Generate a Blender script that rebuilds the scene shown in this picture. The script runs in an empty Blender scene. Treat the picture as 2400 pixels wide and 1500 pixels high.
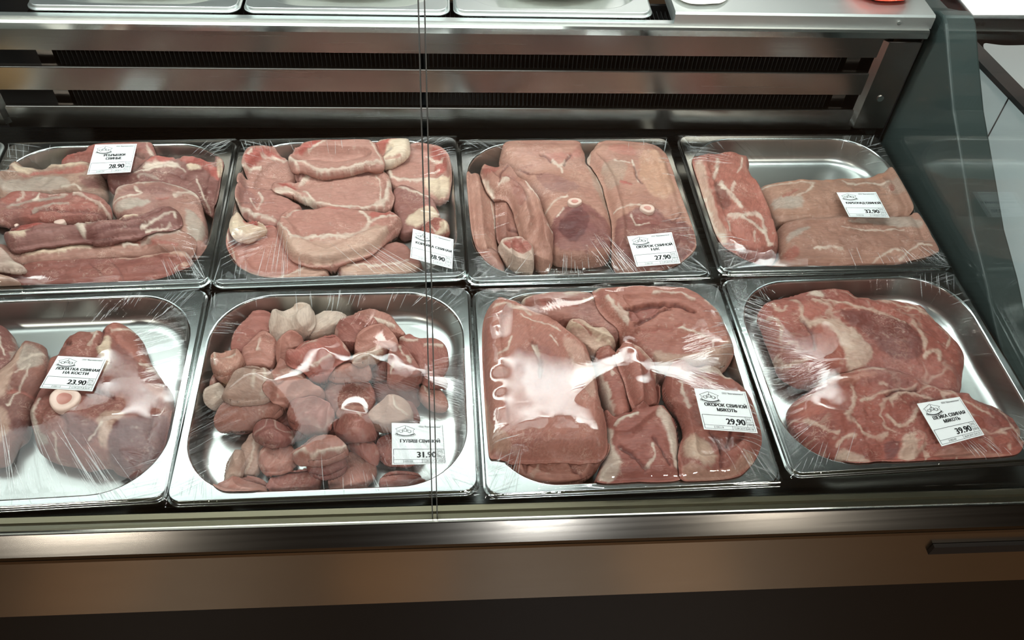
import bpy, math, random
import numpy as np
from mathutils import Matrix, Vector

S = bpy.context.scene
COL = S.collection
ZB = 0.80                      # height of the tray rims above the shop floor

# ------------------------------------------------------------------ camera
FOC = 1980.0
CP = np.array([-0.0459, -0.8096, 0.8613])
CR = np.array([[0.99575, -0.07998, 0.0457], [-0.03087, -0.75719, -0.65246], [0.08678, 0.64828, -0.75644]])
cam = bpy.data.cameras.new('camera')
cam.sensor_width = 36.0
cam.lens = FOC / 2400 * 36.0
cam.clip_start = 0.02
camo = bpy.data.objects.new('camera', cam)
COL.objects.link(camo)
camo.matrix_world = Matrix(((CR[0][0], -CR[1][0], -CR[2][0], CP[0]), (CR[0][1], -CR[1][1], -CR[2][1], CP[1]),
                            (CR[0][2], -CR[1][2], -CR[2][2], CP[2] + ZB), (0, 0, 0, 1)))
S.camera = camo

# ------------------------------------------------------------------ world, exposure, lamps
S.view_settings.view_transform = 'Standard'
S.view_settings.look = 'None'
S.view_settings.exposure = -0.15
S.view_settings.gamma = 1.0
S.view_settings.use_curve_mapping = False
try:
    S.cycles.use_denoising = True
except Exception:
    pass
W = bpy.data.worlds.new('world'); S.world = W; W.use_nodes = True
W.node_tree.nodes['Background'].inputs[0].default_value = (0.9, 0.82, 0.72, 1)
W.node_tree.nodes['Background'].inputs[1].default_value = 0.2

def area(name, loc, sx, sy, power, color, aim=(0, 0, -1), spread=180):
    l = bpy.data.lights.new(name, 'AREA'); l.shape = 'RECTANGLE'; l.size = sx; l.size_y = sy
    l.energy = power; l.color = color; l.spread = math.radians(spread)
    o = bpy.data.objects.new(name, l); COL.objects.link(o)
    o.location = (loc[0], loc[1], loc[2] + ZB)
    o.rotation_euler = Vector(aim).to_track_quat('-Z', 'Y').to_euler()
    return o
# a broad soft lamp and a narrow tube in the canopy of the counter
area('canopy_lamp', (-0.49, 0.10, 0.63), 1.40, 0.20, 3.5, (0.91, 1.0, 0.975))
area('canopy_lamp', (0.02, 0.30, 0.63), 1.6, 0.075, 10.0, (0.91, 1.0, 0.975))
# ceiling lamps of the shop
area('shop_lamp', (-1.6, -2.1, 2.05), 0.5, 0.4, 40.0, (1.0, 0.93, 0.84))
area('shop_lamp', (0.28, -2.1, 2.05), 0.25, 0.5, 40.0, (0.95, 0.97, 1.0))
area('shop_lamp', (1.27, -2.1, 2.05), 0.35, 0.4, 40.0, (1.0, 0.93, 0.84))
area('shop_lamp', (0.9, 3.2, 2.05), 1.6, 0.3, 30.0, (1.0, 0.97, 0.92))

# narrow warm beams added to bring amber patches into the brushed front
for x in (-0.78, -0.17, 0.42):
    l = bpy.data.lights.new('added_floor_beam', 'SPOT'); l.energy = 300.0; l.color = (1.0, 0.72, 0.36); l.spot_size = math.radians(6.0); l.spot_blend = 0.5; l.shadow_soft_size = 0.03
    o = bpy.data.objects.new('added_floor_beam', l); COL.objects.link(o); o.location = (x, -0.78, 2.05 + ZB)

# ------------------------------------------------------------------ helpers
def P(u, v, z=0.0):
    """Sight line through a point of the 2400x1500 frame, met with the level z (metres above the tray rims)."""
    u = np.asarray(u, float); v = np.asarray(v, float)
    a = (u - 1200) / FOC; b = (v - 750) / FOC
    d = a[..., None] * CR[0] + b[..., None] * CR[1] + CR[2]
    t = (np.asarray(z, float) - CP[2]) / d[..., 2]
    return CP + d * t[..., None]

def tag(o, label=None, cat=None, group=None, kind=None):
    if label: o['label'] = label
    if cat: o['category'] = cat
    if group: o['group'] = group
    if kind: o['kind'] = kind
    return o

def empty(name, loc):
    o = bpy.data.objects.new(name, None); COL.objects.link(o)
    o.location = (loc[0], loc[1], loc[2] + ZB); o.empty_display_size = 0.05
    return o

def mk(name, V, F, mat, parent=None, smooth=False, origin=None, mats=None, midx=None):
    """One mesh object; V is measured from the tray-rim level, the origin sits at the base of the mesh."""
    V = np.asarray(V, float).reshape(-1, 3)
    if parent is not None:
        org = np.zeros(3)
        q = parent
        while q is not None:
            org += np.array(q.location); q = q.parent
        org[2] -= ZB
    else:
        org = np.array(origin, float) if origin is not None else np.array([V[:, 0].mean(), V[:, 1].mean(), V[:, 2].min()])
    me = bpy.data.meshes.new(name)
    if isinstance(F, np.ndarray) and F.shape[1] == 4:
        n = len(F)
        me.vertices.add(len(V)); me.vertices.foreach_set('co', (V - org).astype(np.float32).ravel())
        me.loops.add(n * 4); me.loops.foreach_set('vertex_index', F.astype(np.int32).ravel())
        me.polygons.add(n); me.polygons.foreach_set('loop_start', np.arange(0, n * 4, 4, dtype=np.int32))
        me.update(calc_edges=True)
    else:
        me.from_pydata((V - org).tolist(), [], [tuple(int(i) for i in f) for f in F]); me.update()
    for m in (mats or [mat]): me.materials.append(m)
    if midx is not None: me.polygons.foreach_set('material_index', np.asarray(midx, np.int32))
    if smooth: me.polygons.foreach_set('use_smooth', np.ones(len(me.polygons), bool))
    me.validate()
    o = bpy.data.objects.new(name, me); COL.objects.link(o)
    if parent is not None: o.parent = parent
    else: o.location = (org[0], org[1], org[2] + ZB)
    return o

class MB:
    def __init__(s): s.v = []; s.f = []
    def add(s, V, F):
        n = len(s.v); s.v += [tuple(p) for p in V]; s.f += [tuple(i + n for i in f) for f in F]; return s
    def box(s, x0, x1, y0, y1, z0, z1):
        V = [(x0, y0, z0), (x1, y0, z0), (x1, y1, z0), (x0, y1, z0), (x0, y0, z1), (x1, y0, z1), (x1, y1, z1), (x0, y1, z1)]
        return s.add(V, [(3, 2, 1, 0), (4, 5, 6, 7), (0, 1, 5, 4), (1, 2, 6, 5), (2, 3, 7, 6), (3, 0, 4, 7)])
    def prism(s, prof, x0, x1):
        """closed profile of (y, z) points drawn out along x"""
        n = len(prof)
        V = [(x0, y, z) for y, z in prof] + [(x1, y, z) for y, z in prof]
        F = [(i, (i + 1) % n, n + (i + 1) % n, n + i) for i in range(n)]
        return s.add(V, F + [tuple(range(n - 1, -1, -1)), tuple(range(n, 2 * n))])
    def slab(s, pts, z0, z1):
        n = len(pts)
        V = [(x, y, z0) for x, y in pts] + [(x, y, z1) for x, y in pts]
        F = [(i, (i + 1) % n, n + (i + 1) % n, n + i) for i in range(n)]
        return s.add(V, F + [tuple(range(n - 1, -1, -1)), tuple(range(n, 2 * n))])
    def cyl(s, c, r, ax, h, n=20):
        V = []; A = 'xyz'.index(ax); B, Cc = [(1, 2), (2, 0), (0, 1)][A]
        for k in (0, 1):
            for i in range(n):
                p = list(c); p[A] += k * h; p[B] += r * math.cos(2 * math.pi * i / n); p[Cc] += r * math.sin(2 * math.pi * i / n); V.append(p)
        F = [(i, (i + 1) % n, n + (i + 1) % n, n + i) for i in range(n)] + [tuple(range(n - 1, -1, -1)), tuple(range(n, 2 * n))]
        return s.add(V, F)
    def build(s, name, mat, parent=None, **k): return mk(name, s.v, s.f, mat, parent, **k)

def bevel(o, w, seg=2):
    m = o.modifiers.new('bevel', 'BEVEL'); m.width = w; m.segments = seg; m.limit_method = 'ANGLE'; m.angle_limit = math.radians(40)
    return o

# value noise in the plane
_rs = np.random.RandomState(7)
_T = _rs.rand(256, 256)
def vnoise(x, y):
    xi = np.floor(x).astype(int); yi = np.floor(y).astype(int)
    fx = x - xi; fy = y - yi
    fx = fx * fx * (3 - 2 * fx); fy = fy * fy * (3 - 2 * fy)
    a = _T[xi & 255, yi & 255]; b = _T[(xi + 1) & 255, yi & 255]; c = _T[xi & 255, (yi + 1) & 255]; d = _T[(xi + 1) & 255, (yi + 1) & 255]
    return (a * (1 - fx) + b * fx) * (1 - fy) + (c * (1 - fx) + d * fx) * fy
def fbm(x, y, o=4):
    s = 0; a = 0.5; t = 0
    for i in range(o):
        s = s + a * vnoise(x * 2 ** i + 17.3 * i, y * 2 ** i + 9.1 * i); t += a; a *= 0.5
    return s / t - 0.5

def lin(c):
    c = np.asarray(c, float) / 255.0
    return np.where(c <= 0.04045, c / 12.92, ((c + 0.055) / 1.055) ** 2.4)

# ------------------------------------------------------------------ materials
def newmat(name):
    m = bpy.data.materials.new(name); m.use_nodes = True
    nt = m.node_tree; b = nt.nodes['Principled BSDF']
    return m, nt, b
def plain(name, rgb, rough=0.5, metal=0.0, spec=0.5, emit=None, es=0.0):
    m, nt, b = newmat(name)
    b.inputs['Base Color'].default_value = (*lin(rgb), 1); b.inputs['Roughness'].default_value = rough
    b.inputs['Metallic'].default_value = metal; b.inputs['Specular IOR Level'].default_value = spec
    if emit: b.inputs['Emission Color'].default_value = (*lin(emit), 1); b.inputs['Emission Strength'].default_value = es
    return m
def steel(name, rgb, rough, stretch=(3, 300, 300), bump=0.02, var=0.08):
    m, nt, b = newmat(name); N = nt.nodes.new; L = nt.links.new
    b.inputs['Metallic'].default_value = 1.0
    tc = N('ShaderNodeTexCoord'); mp = N('ShaderNodeMapping'); mp.inputs['Scale'].default_value = stretch
    no = N('ShaderNodeTexNoise'); no.inputs['Scale'].default_value = 1.0; no.inputs['Detail'].default_value = 4
    L(tc.outputs['Object'], mp.inputs[0]); L(mp.outputs[0], no.inputs['Vector'])
    mr = N('ShaderNodeMapRange'); mr.inputs[3].default_value = rough * (1 - var * 2); mr.inputs[4].default_value = rough * (1 + var * 2)
    L(no.outputs[0], mr.inputs[0]); L(mr.outputs[0], b.inputs['Roughness'])
    n2 = N('ShaderNodeTexNoise'); n2.inputs['Scale'].default_value = 9.0; n2.inputs['Detail'].default_value = 5
    L(tc.outputs['Object'], n2.inputs['Vector'])
    cr = N('ShaderNodeMix'); cr.data_type = 'RGBA'
    c = lin(rgb); cr.inputs[6].default_value = (*(c * (1 - var)), 1); cr.inputs[7].default_value = (*np.minimum(c * (1 + var), 1), 1)
    L(n2.outputs[0], cr.inputs[0]); L(cr.outputs[2], b.inputs['Base Color'])
    bp = N('ShaderNodeBump'); bp.inputs['Strength'].default_value = bump; bp.inputs['Distance'].default_value = 0.001
    L(no.outputs[0], bp.inputs['Height']); L(bp.outputs[0], b.inputs['Normal'])
    return m
def clear(name, ior=1.5, rough=0.0, tint=(1, 1, 1), gain=1.0, bump=None):
    """thin clear sheet: what passes goes straight through, the rest mirrors by Fresnel"""
    m = bpy.data.materials.new(name); m.use_nodes = True; nt = m.node_tree; nt.nodes.clear(); N = nt.nodes.new; L = nt.links.new
    out = N('ShaderNodeOutputMaterial'); mix = N('ShaderNodeMixShader'); tr = N('ShaderNodeBsdfTransparent'); gl = N('ShaderNodeBsdfGlossy')
    # Schlick reflectance, the same from both sides of the sheet
    f0 = ((ior - 1) / (ior + 1)) ** 2
    ge = N('ShaderNodeNewGeometry'); dt = N('ShaderNodeVectorMath'); dt.operation = 'DOT_PRODUCT'
    L(ge.outputs['Incoming'], dt.inputs[1]); L(ge.outputs['Normal'], dt.inputs[0])
    ab = N('ShaderNodeMath'); ab.operation = 'ABSOLUTE'; L(dt.outputs['Value'], ab.inputs[0])
    om = N('ShaderNodeMath'); om.operation = 'SUBTRACT'; om.inputs[0].default_value = 1.0; L(ab.outputs[0], om.inputs[1])
    pw = N('ShaderNodeMath'); pw.operation = 'POWER'; pw.inputs[1].default_value = 5.0; L(om.outputs[0], pw.inputs[0])
    mu = N('ShaderNodeMath'); mu.operation = 'MULTIPLY_ADD'; mu.inputs[1].default_value = (1 - f0) * gain; mu.inputs[2].default_value = f0 * gain; mu.use_clamp = True
    L(pw.outputs[0], mu.inputs[0])
    tr.inputs[0].default_value = (*tint, 1); gl.inputs['Roughness'].default_value = rough
    L(mu.outputs[0], mix.inputs[0]); L(tr.outputs[0], mix.inputs[1]); L(gl.outputs[0], mix.inputs[2]); L(mix.outputs[0], out.inputs[0])
    if bump:
        tc = N('ShaderNodeUVMap'); tc.uv_map = 'pull'
        no = N('ShaderNodeTexNoise'); no.inputs['Scale'].default_value = 1.0; no.inputs['Detail'].default_value = 3.0
        L(tc.outputs[0], no.inputs['Vector'])
        at = N('ShaderNodeAttribute'); at.attribute_name = 'crinkle'
        bp = N('ShaderNodeBump'); bp.inputs['Distance'].default_value = bump
        L(at.outputs['Fac'], bp.inputs['Strength']); L(no.outputs[0], bp.inputs['Height'])
        L(bp.outputs[0], gl.inputs['Normal']); L(bp.outputs[0], dt.inputs[0])
    return m
def creased(name):
    m = clear(name, 1.6, 0.06, (0.97, 0.97, 0.97), 1.6); nt = m.node_tree; N = nt.nodes.new; L = nt.links.new
    out = nt.nodes['Material Output']; old = out.inputs[0].links[0].from_socket
    di = N('ShaderNodeBsdfDiffuse'); di.inputs[0].default_value = (0.9, 0.93, 0.93, 1)
    mx = N('ShaderNodeMixShader'); mx.inputs[0].default_value = 0.2
    L(old, mx.inputs[1]); L(di.outputs[0], mx.inputs[2]); L(mx.outputs[0], out.inputs[0])
    return m
def meat_material():
    m, nt, b = newmat('raw_pork'); N = nt.nodes.new; L = nt.links.new
    at = N('ShaderNodeAttribute'); at.attribute_name = 'tint'
    uv = N('ShaderNodeUVMap'); uv.uv_map = 'grain'
    tc = N('ShaderNodeTexCoord'); sx = N('ShaderNodeSeparateXYZ'); L(tc.outputs['Object'], sx.inputs[0])
    su = N('ShaderNodeSeparateXYZ'); L(uv.outputs[0], su.inputs[0]); cb = N('ShaderNodeCombineXYZ')
    L(su.outputs[0], cb.inputs[0]); L(su.outputs[1], cb.inputs[1]); L(sx.outputs[2], cb.inputs[2])
    mp = N('ShaderNodeMapping'); mp.inputs['Scale'].default_value = (90, 430, 330); L(cb.outputs[0], mp.inputs[0])
    n1 = N('ShaderNodeTexNoise'); n1.inputs['Scale'].default_value = 1; n1.inputs['Detail'].default_value = 4; L(mp.outputs[0], n1.inputs['Vector'])
    mp2 = N('ShaderNodeMapping'); mp2.inputs['Scale'].default_value = (110, 160, 140); L(cb.outputs[0], mp2.inputs[0])
    n2 = N('ShaderNodeTexNoise'); n2.inputs['Scale'].default_value = 1; n2.inputs['Detail'].default_value = 6; n2.inputs['Roughness'].default_value = 0.62; n2.inputs['Distortion'].default_value = 0.8; L(mp2.outputs[0], n2.inputs['Vector'])
    # thin pale flecks and threads of fat
    sb = N('ShaderNodeMath'); sb.operation = 'SUBTRACT'; sb.inputs[1].default_value = 0.5; L(n2.outputs[0], sb.inputs[0])
    ab = N('ShaderNodeMath'); ab.operation = 'ABSOLUTE'; L(sb.outputs[0], ab.inputs[0])
    mr = N('ShaderNodeMapRange'); mr.inputs[1].default_value = 0.0; mr.inputs[2].default_value = 0.022; mr.inputs[3].default_value = 1; mr.inputs[4].default_value = 0; L(ab.outputs[0], mr.inputs[0])
    mk3 = N('ShaderNodeTexNoise'); mk3.inputs['Scale'].default_value = 28; mk3.inputs['Detail'].default_value = 2; L(cb.outputs[0], mk3.inputs['Vector'])
    mr3 = N('ShaderNodeMapRange'); mr3.inputs[1].default_value = 0.5; mr3.inputs[2].default_value = 0.7; mr3.inputs[3].default_value = 0; mr3.inputs[4].default_value = 0.6; L(mk3.outputs[0], mr3.inputs[0])
    ml = N('ShaderNodeMath'); ml.operation = 'MULTIPLY'; L(mr.outputs[0], ml.inputs[0]); L(mr3.outputs[0], ml.inputs[1])
    # grain
    gr = N('ShaderNodeMapRange'); gr.inputs[1].default_value = 0.3; gr.inputs[2].default_value = 0.7; gr.inputs[3].default_value = 0.86; gr.inputs[4].default_value = 1.12; L(n1.outputs[0], gr.inputs[0])
    v = N('ShaderNodeVectorMath'); v.operation = 'SCALE'; L(at.outputs['Color'], v.inputs[0]); L(gr.outputs[0], v.inputs['Scale'])
    mx = N('ShaderNodeMix'); mx.data_type = 'RGBA'; mx.inputs[7].default_value = (*lin((226, 196, 178)), 1)
    L(ml.outputs[0], mx.inputs[0]); L(v.outputs[0], mx.inputs[6]); L(mx.outputs[2], b.inputs['Base Color'])
    b.inputs['Roughness'].default_value = 0.45; b.inputs['Specular IOR Level'].default_value = 0.22
    ad = N('ShaderNodeMath'); ad.operation = 'ADD'; L(n1.outputs[0], ad.inputs[0]); L(n2.outputs[0], ad.inputs[1])
    bp = N('ShaderNodeBump'); bp.inputs['Strength'].default_value = 0.35; bp.inputs['Distance'].default_value = 0.0012; L(ad.outputs[0], bp.inputs['Height']); L(bp.outputs[0], b.inputs['Normal'])
    return m

M = {
    'meat': meat_material(),
    'tray': steel('tray_steel', (186, 190, 187), 0.32, (40, 40, 40), 0.01, 0.06),
    'rim': steel('tray_rim_steel', (170, 176, 174), 0.18, (40, 40, 40), 0.01, 0.06),
    'channel': steel('channel_steel', (112, 106, 88), 0.3, (2, 200, 200)),
    'slat': steel('slat_steel', (138, 134, 130), 0.25, (2, 2, 400), 0.03, 0.12),
    'deck': steel('deck_steel', (120, 124, 122), 0.28, (2, 200, 200)),
    'front': steel('front_panel_steel', (172, 158, 138), 0.24, (2, 300, 300), 0.03),
    'rail': steel('rail_steel', (215, 214, 210), 0.1, (2, 200, 200), 0.01),
    'facet': steel('top_rail_steel', (136, 132, 124), 0.12, (2, 200, 200), 0.01),
    'shelf': steel('shelf_steel', (214, 220, 218), 0.45, (3, 60, 60)),
    'black': plain('black_plastic_and_shadow', (14, 14, 15), 0.45),
    'fin': plain('dark_fin_metal', (52, 54, 54), 0.5, 0.6),
    'dark_paint': plain('plinth_black', (15, 12, 10), 0.4, 0.0, 0.2),
    'panel': plain('grey_end_panel', (60, 72, 71), 0.42, 0.0, 0.4),
    'gasket': plain('black_gasket', (20, 23, 24), 0.4),
    'white': plain('white_laminate', (178, 192, 194), 0.4),
    'paper': plain('label_paper', (232, 236, 236), 0.6),
    'ink': plain('black_ink', (30, 34, 36), 0.6),
    'glass': clear('pane_glass', 1.45, 0.0, (0.985, 0.995, 0.99)),
    'glass_edge': plain('glass_edge', (70, 76, 72), 0.25, 0.0, 0.6),
    'bead': plain('seam_bead', (84, 86, 82), 0.35),
    'film': clear('cling_film', 1.5, 0.015, (0.985, 0.985, 0.985), 1.25, 0.0012),
    'crease': creased('cling_film_crease'),
    'sleeve': clear('clear_sleeve', 1.45, 0.05, (0.97, 0.97, 0.98), 1.2),
    'bone': plain('bone', (216, 188, 174), 0.4),
    'marrow': plain('marrow', (190, 132, 120), 0.4),
    'granite': plain('dark_polished_stone', (16, 14, 15), 0.015, 0.0, 0.6),
}

# ------------------------------------------------------------------ trays
TW, TD = 0.354, 0.325
def rrect(hw, hd, r, z, m=14):
    out = []
    for cx, cy, a0 in ((hw - r, hd - r, 0), (-hw + r, hd - r, 90), (-hw + r, -hd + r, 180), (hw - r, -hd + r, 270)):
        for i in range(m + 1):
            a = math.radians(a0 + 90 * i / m)
            out.append((cx + r * math.cos(a), cy + r * math.sin(a), z))
    return out
def tray_geo(w=TW, d=TD, deep=0.044, rc=0.08):
    hw, hd = w / 2, d / 2
    R = [(0, 0, 0.018, -0.0075), (0, 0, 0.018, -0.0058), (-0.0006, -0.0006, 0.0175, -0.0053), (-0.0026, -0.0026, 0.016, -0.0053), (-0.0034, -0.0034, 0.0155, -0.0044),
         (-0.0036, -0.0036, 0.0152, -0.001), (-0.0043, -0.0043, 0.0146, 0.0), (-0.0048, -0.0048, 0.0143, 0.0), (-0.0055, -0.0055, 0.0140, 0.0), (-0.0102, -0.0102, rc + 0.001, 0.0), (-0.0108, -0.0108, rc + 0.0004, 0.0), (-0.0113, -0.0113, rc, -0.00004), (-0.0122, -0.0122, rc - 0.001, -0.0003), (-0.0134, -0.0134, rc - 0.002, -0.0018), (-0.014, -0.014, rc - 0.003, -0.0045),
         (-0.0175, -0.0175, rc - 0.006, -deep + 0.014), (-0.0195, -0.0195, rc - 0.008, -deep + 0.008), (-0.0235, -0.0235, rc - 0.012, -deep + 0.003), (-0.0295, -0.0295, rc - 0.017, -deep + 0.0005), (-0.035, -0.035, rc - 0.022, -deep), (-0.038, -0.038, rc - 0.025, -deep), (-0.045, -0.045, rc - 0.028, -deep)]
    V = []; F = []; n = 60
    for dx, dy, r, z in R: V += rrect(hw + dx, hd + dy, r, z)
    for k in range(len(R) - 1):
        for i in range(n):
            j = (i + 1) % n
            F.append((k * n + i, k * n + j, (k + 1) * n + j, (k + 1) * n + i))
    F.append(tuple((len(R) - 1) * n + i for i in range(n)))
    return V, F

class Tray:
    N = (189, 175); H = 0.002
    def __init__(s, key, cx, cy, th, label, z=0.0, tilt=0.0):
        s.cx, s.cy, s.th, s.key, s.z = cx, cy, th, key, z
        s.c, s.s_ = math.cos(th), math.sin(th)
        V, F = tray_geo()
        V = np.array(V); X = np.stack([cx + V[:, 0] * s.c - V[:, 1] * s.s_, cy + V[:, 0] * s.s_ + V[:, 1] * s.c, V[:, 2] + z], 1)
        s.o = tag(mk('steel_tray', X, F, None, smooth=True, origin=(cx, cy, z - 0.044), mats=[M['rim'], M['tray']], midx=[0 if i < 13 * 60 else 1 for i in range(len(F))]), label, 'tray', 'steel trays on the counter deck')
        m = s.o.modifiers.new('sheet', 'SOLIDIFY'); m.thickness = 0.0008; m.offset = -1
        x = (np.arange(s.N[0]) - (s.N[0] - 1) / 2) * s.H; y = (np.arange(s.N[1]) - (s.N[1] - 1) / 2) * s.H
        s.gx, s.gy = np.meshgrid(x, y, indexing='ij')
        q = np.stack([np.abs(s.gx) - (TW / 2 - 0.0122 - 0.078), np.abs(s.gy) - (TD / 2 - 0.0122 - 0.078)], -1)
        sd = np.linalg.norm(np.maximum(q, 0), axis=-1) + np.minimum(q.max(-1), 0) - 0.078
        s.sd = sd
        s.Hm = z + 0.0006 - np.interp(-sd, [0, .0012, .0018, .0053, .0073, .0113, .0173, .0228], [0, .0018, .0045, .030, .036, .041, .0435, .044])
    def loc(s, x, y):
        dx = x - s.cx; dy = y - s.cy
        return dx * s.c + dy * s.s_, -dx * s.s_ + dy * s.c
    def sample(s, A, x, y):
        lx, ly = s.loc(x, y)
        a = np.clip(lx / s.H + (s.N[0] - 1) / 2, 0, s.N[0] - 1.001); b = np.clip(ly / s.H + (s.N[1] - 1) / 2, 0, s.N[1] - 1.001)
        i = a.astype(int); j = b.astype(int); fa = a - i; fb = b - j
        return (A[i, j] * (1 - fb) + A[i, j + 1] * fb) * (1 - fa) + (A[i + 1, j] * (1 - fb) + A[i + 1, j + 1] * fb) * fa
    def keep_in(s, x, y):
        lx, ly = s.loc(x, y); r = []
        for l, hw in ((lx, TW / 2), (ly, TD / 2)):
            a = hw - 0.016; b = hw - 0.0070; k = np.abs(l)
            r.append(np.sign(l) * np.where(k > a, a + (b - a) * (1 - np.exp(-np.maximum(k - a, 0) / (b - a))), k))
        return s.cx + r[0] * s.c - r[1] * s.s_, s.cy + r[0] * s.s_ + r[1] * s.c
    def splat(s, x, y, z):
        lx, ly = s.loc(x, y)
        i = np.rint(lx / s.H + (s.N[0] - 1) / 2).astype(int); j = np.rint(ly / s.H + (s.N[1] - 1) / 2).astype(int)
        ok = (i >= 0) & (i < s.N[0]) & (j >= 0) & (j < s.N[1])
        np.maximum.at(s.Hm, (i[ok], j[ok]), z[ok])

def shift(A, i, j):
    B = np.pad(A, ((1, 1), (1, 1)), mode='edge')
    return B[1 + i:B.shape[0] - 1 + i, 1 + j:B.shape[1] - 1 + j]
def dilate(A, n):
    for _ in range(n): A = np.max([A, shift(A, 1, 0), shift(A, -1, 0), shift(A, 0, 1), shift(A, 0, -1)], 0)
    return A
def blur(A, n):
    for _ in range(n): A = 0.2 * (A + shift(A, 1, 0) + shift(A, -1, 0) + shift(A, 0, 1) + shift(A, 0, -1))
    return A

TR = {}
for key, cx, cy, th, lab in (
    (1, -0.5352, 0.1688, 0.0136, 'shiny steel tray of pork ribs, far left of the back row'),
    (2, -0.1801, 0.1702, 0.0090, 'shiny steel tray of round loin chops in the back row'),
    (3, 0.1719, 0.1608, 0.0005, 'shiny steel tray of bone-in ham steaks in the back row'),
    (4, 0.5381, 0.1641, -0.0117, 'half-empty steel tray of boneless loins beside the grey end panel'),
    (5, -0.5316, -0.1598, 0.0114, 'steel tray with bare bottom around bone-in shoulder pieces, front row'),
    (6, -0.1791, -0.1656, -0.0105, 'steel tray of pork goulash cubes, front row, rim brightly lit'),
    (7, 0.1774, -0.1747, -0.0065, 'steel tray heaped with boneless ham slabs, front row'),
    (8, 0.5372, -0.1638, 0.0128, 'steel tray of marbled pork neck, front row beside the grey end panel')):
    TR[key] = Tray(key, cx, cy, th, lab)

# ------------------------------------------------------------------ meat
ZOOM = {1: (0, 300, 3.75), 2: (500, 300, 3.75), 3: (1050, 300, 3.692), 4: (1560, 300, 3.4286), 5: (0, 640, 2.586), 6: (380, 640, 2.587), 7: (1080, 640, 2.586), 8: (1660, 620, 2.678)}
PK = (208, 142, 128); RD = (184, 98, 86); DK = (126, 68, 64); FT = (232, 210, 194); TN = (212, 168, 148); CM = (236, 208, 178); PP = (168, 110, 104); RR = (196, 84, 74); GR = (188, 168, 156)

def smooth_closed(p, it=2):
    p = np.asarray(p, float)
    for _ in range(it):
        q = np.roll(p, -1, 0)
        p = np.stack([0.75 * p + 0.25 * q, 0.25 * p + 0.75 * q], 1).reshape(-1, 2)
    return p
def smooth_open(p, it=2):
    p = np.asarray(p, float)
    for _ in range(it):
        if len(p) < 3: break
        a = 0.75 * p[:-1] + 0.25 * p[1:]; b = 0.25 * p[:-1] + 0.75 * p[1:]
        p = np.concatenate([p[:1], np.stack([a, b], 1).reshape(-1, 2), p[-1:]])
    return p
def segdist(X, p, closed=False):
    """distance of points X to a polyline, chunk by chunk; also the nearest point"""
    A = p if closed else p[:-1]; B = np.roll(p, -1, 0) if closed else p[1:]
    D = np.full(len(X), 1e9); Q = np.zeros_like(X)
    for a, b in zip(A, B):
        ab = b - a; t = np.clip(((X - a) @ ab) / (ab @ ab + 1e-12), 0, 1)
        q = a + t[:, None] * ab; d = np.hypot(*(X - q).T)
        k = d < D; D[k] = d[k]; Q[k] = q[k]
    return D, Q
def inside(X, p):
    x, y = X[:, 0], X[:, 1]; r = np.zeros(len(X), bool); n = len(p)
    for i in range(n):
        (x1, y1), (x2, y2) = p[i], p[(i + 1) % n]
        if y1 == y2: continue
        c = ((y1 > y) != (y2 > y)) & (x < (x2 - x1) * (y - y1) / (y2 - y1) + x1)
        r ^= c
    return r
def sstep(a, b, x):
    t = np.clip((x - a) / (b - a), 0, 1); return t * t * (3 - 2 * t)

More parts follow.
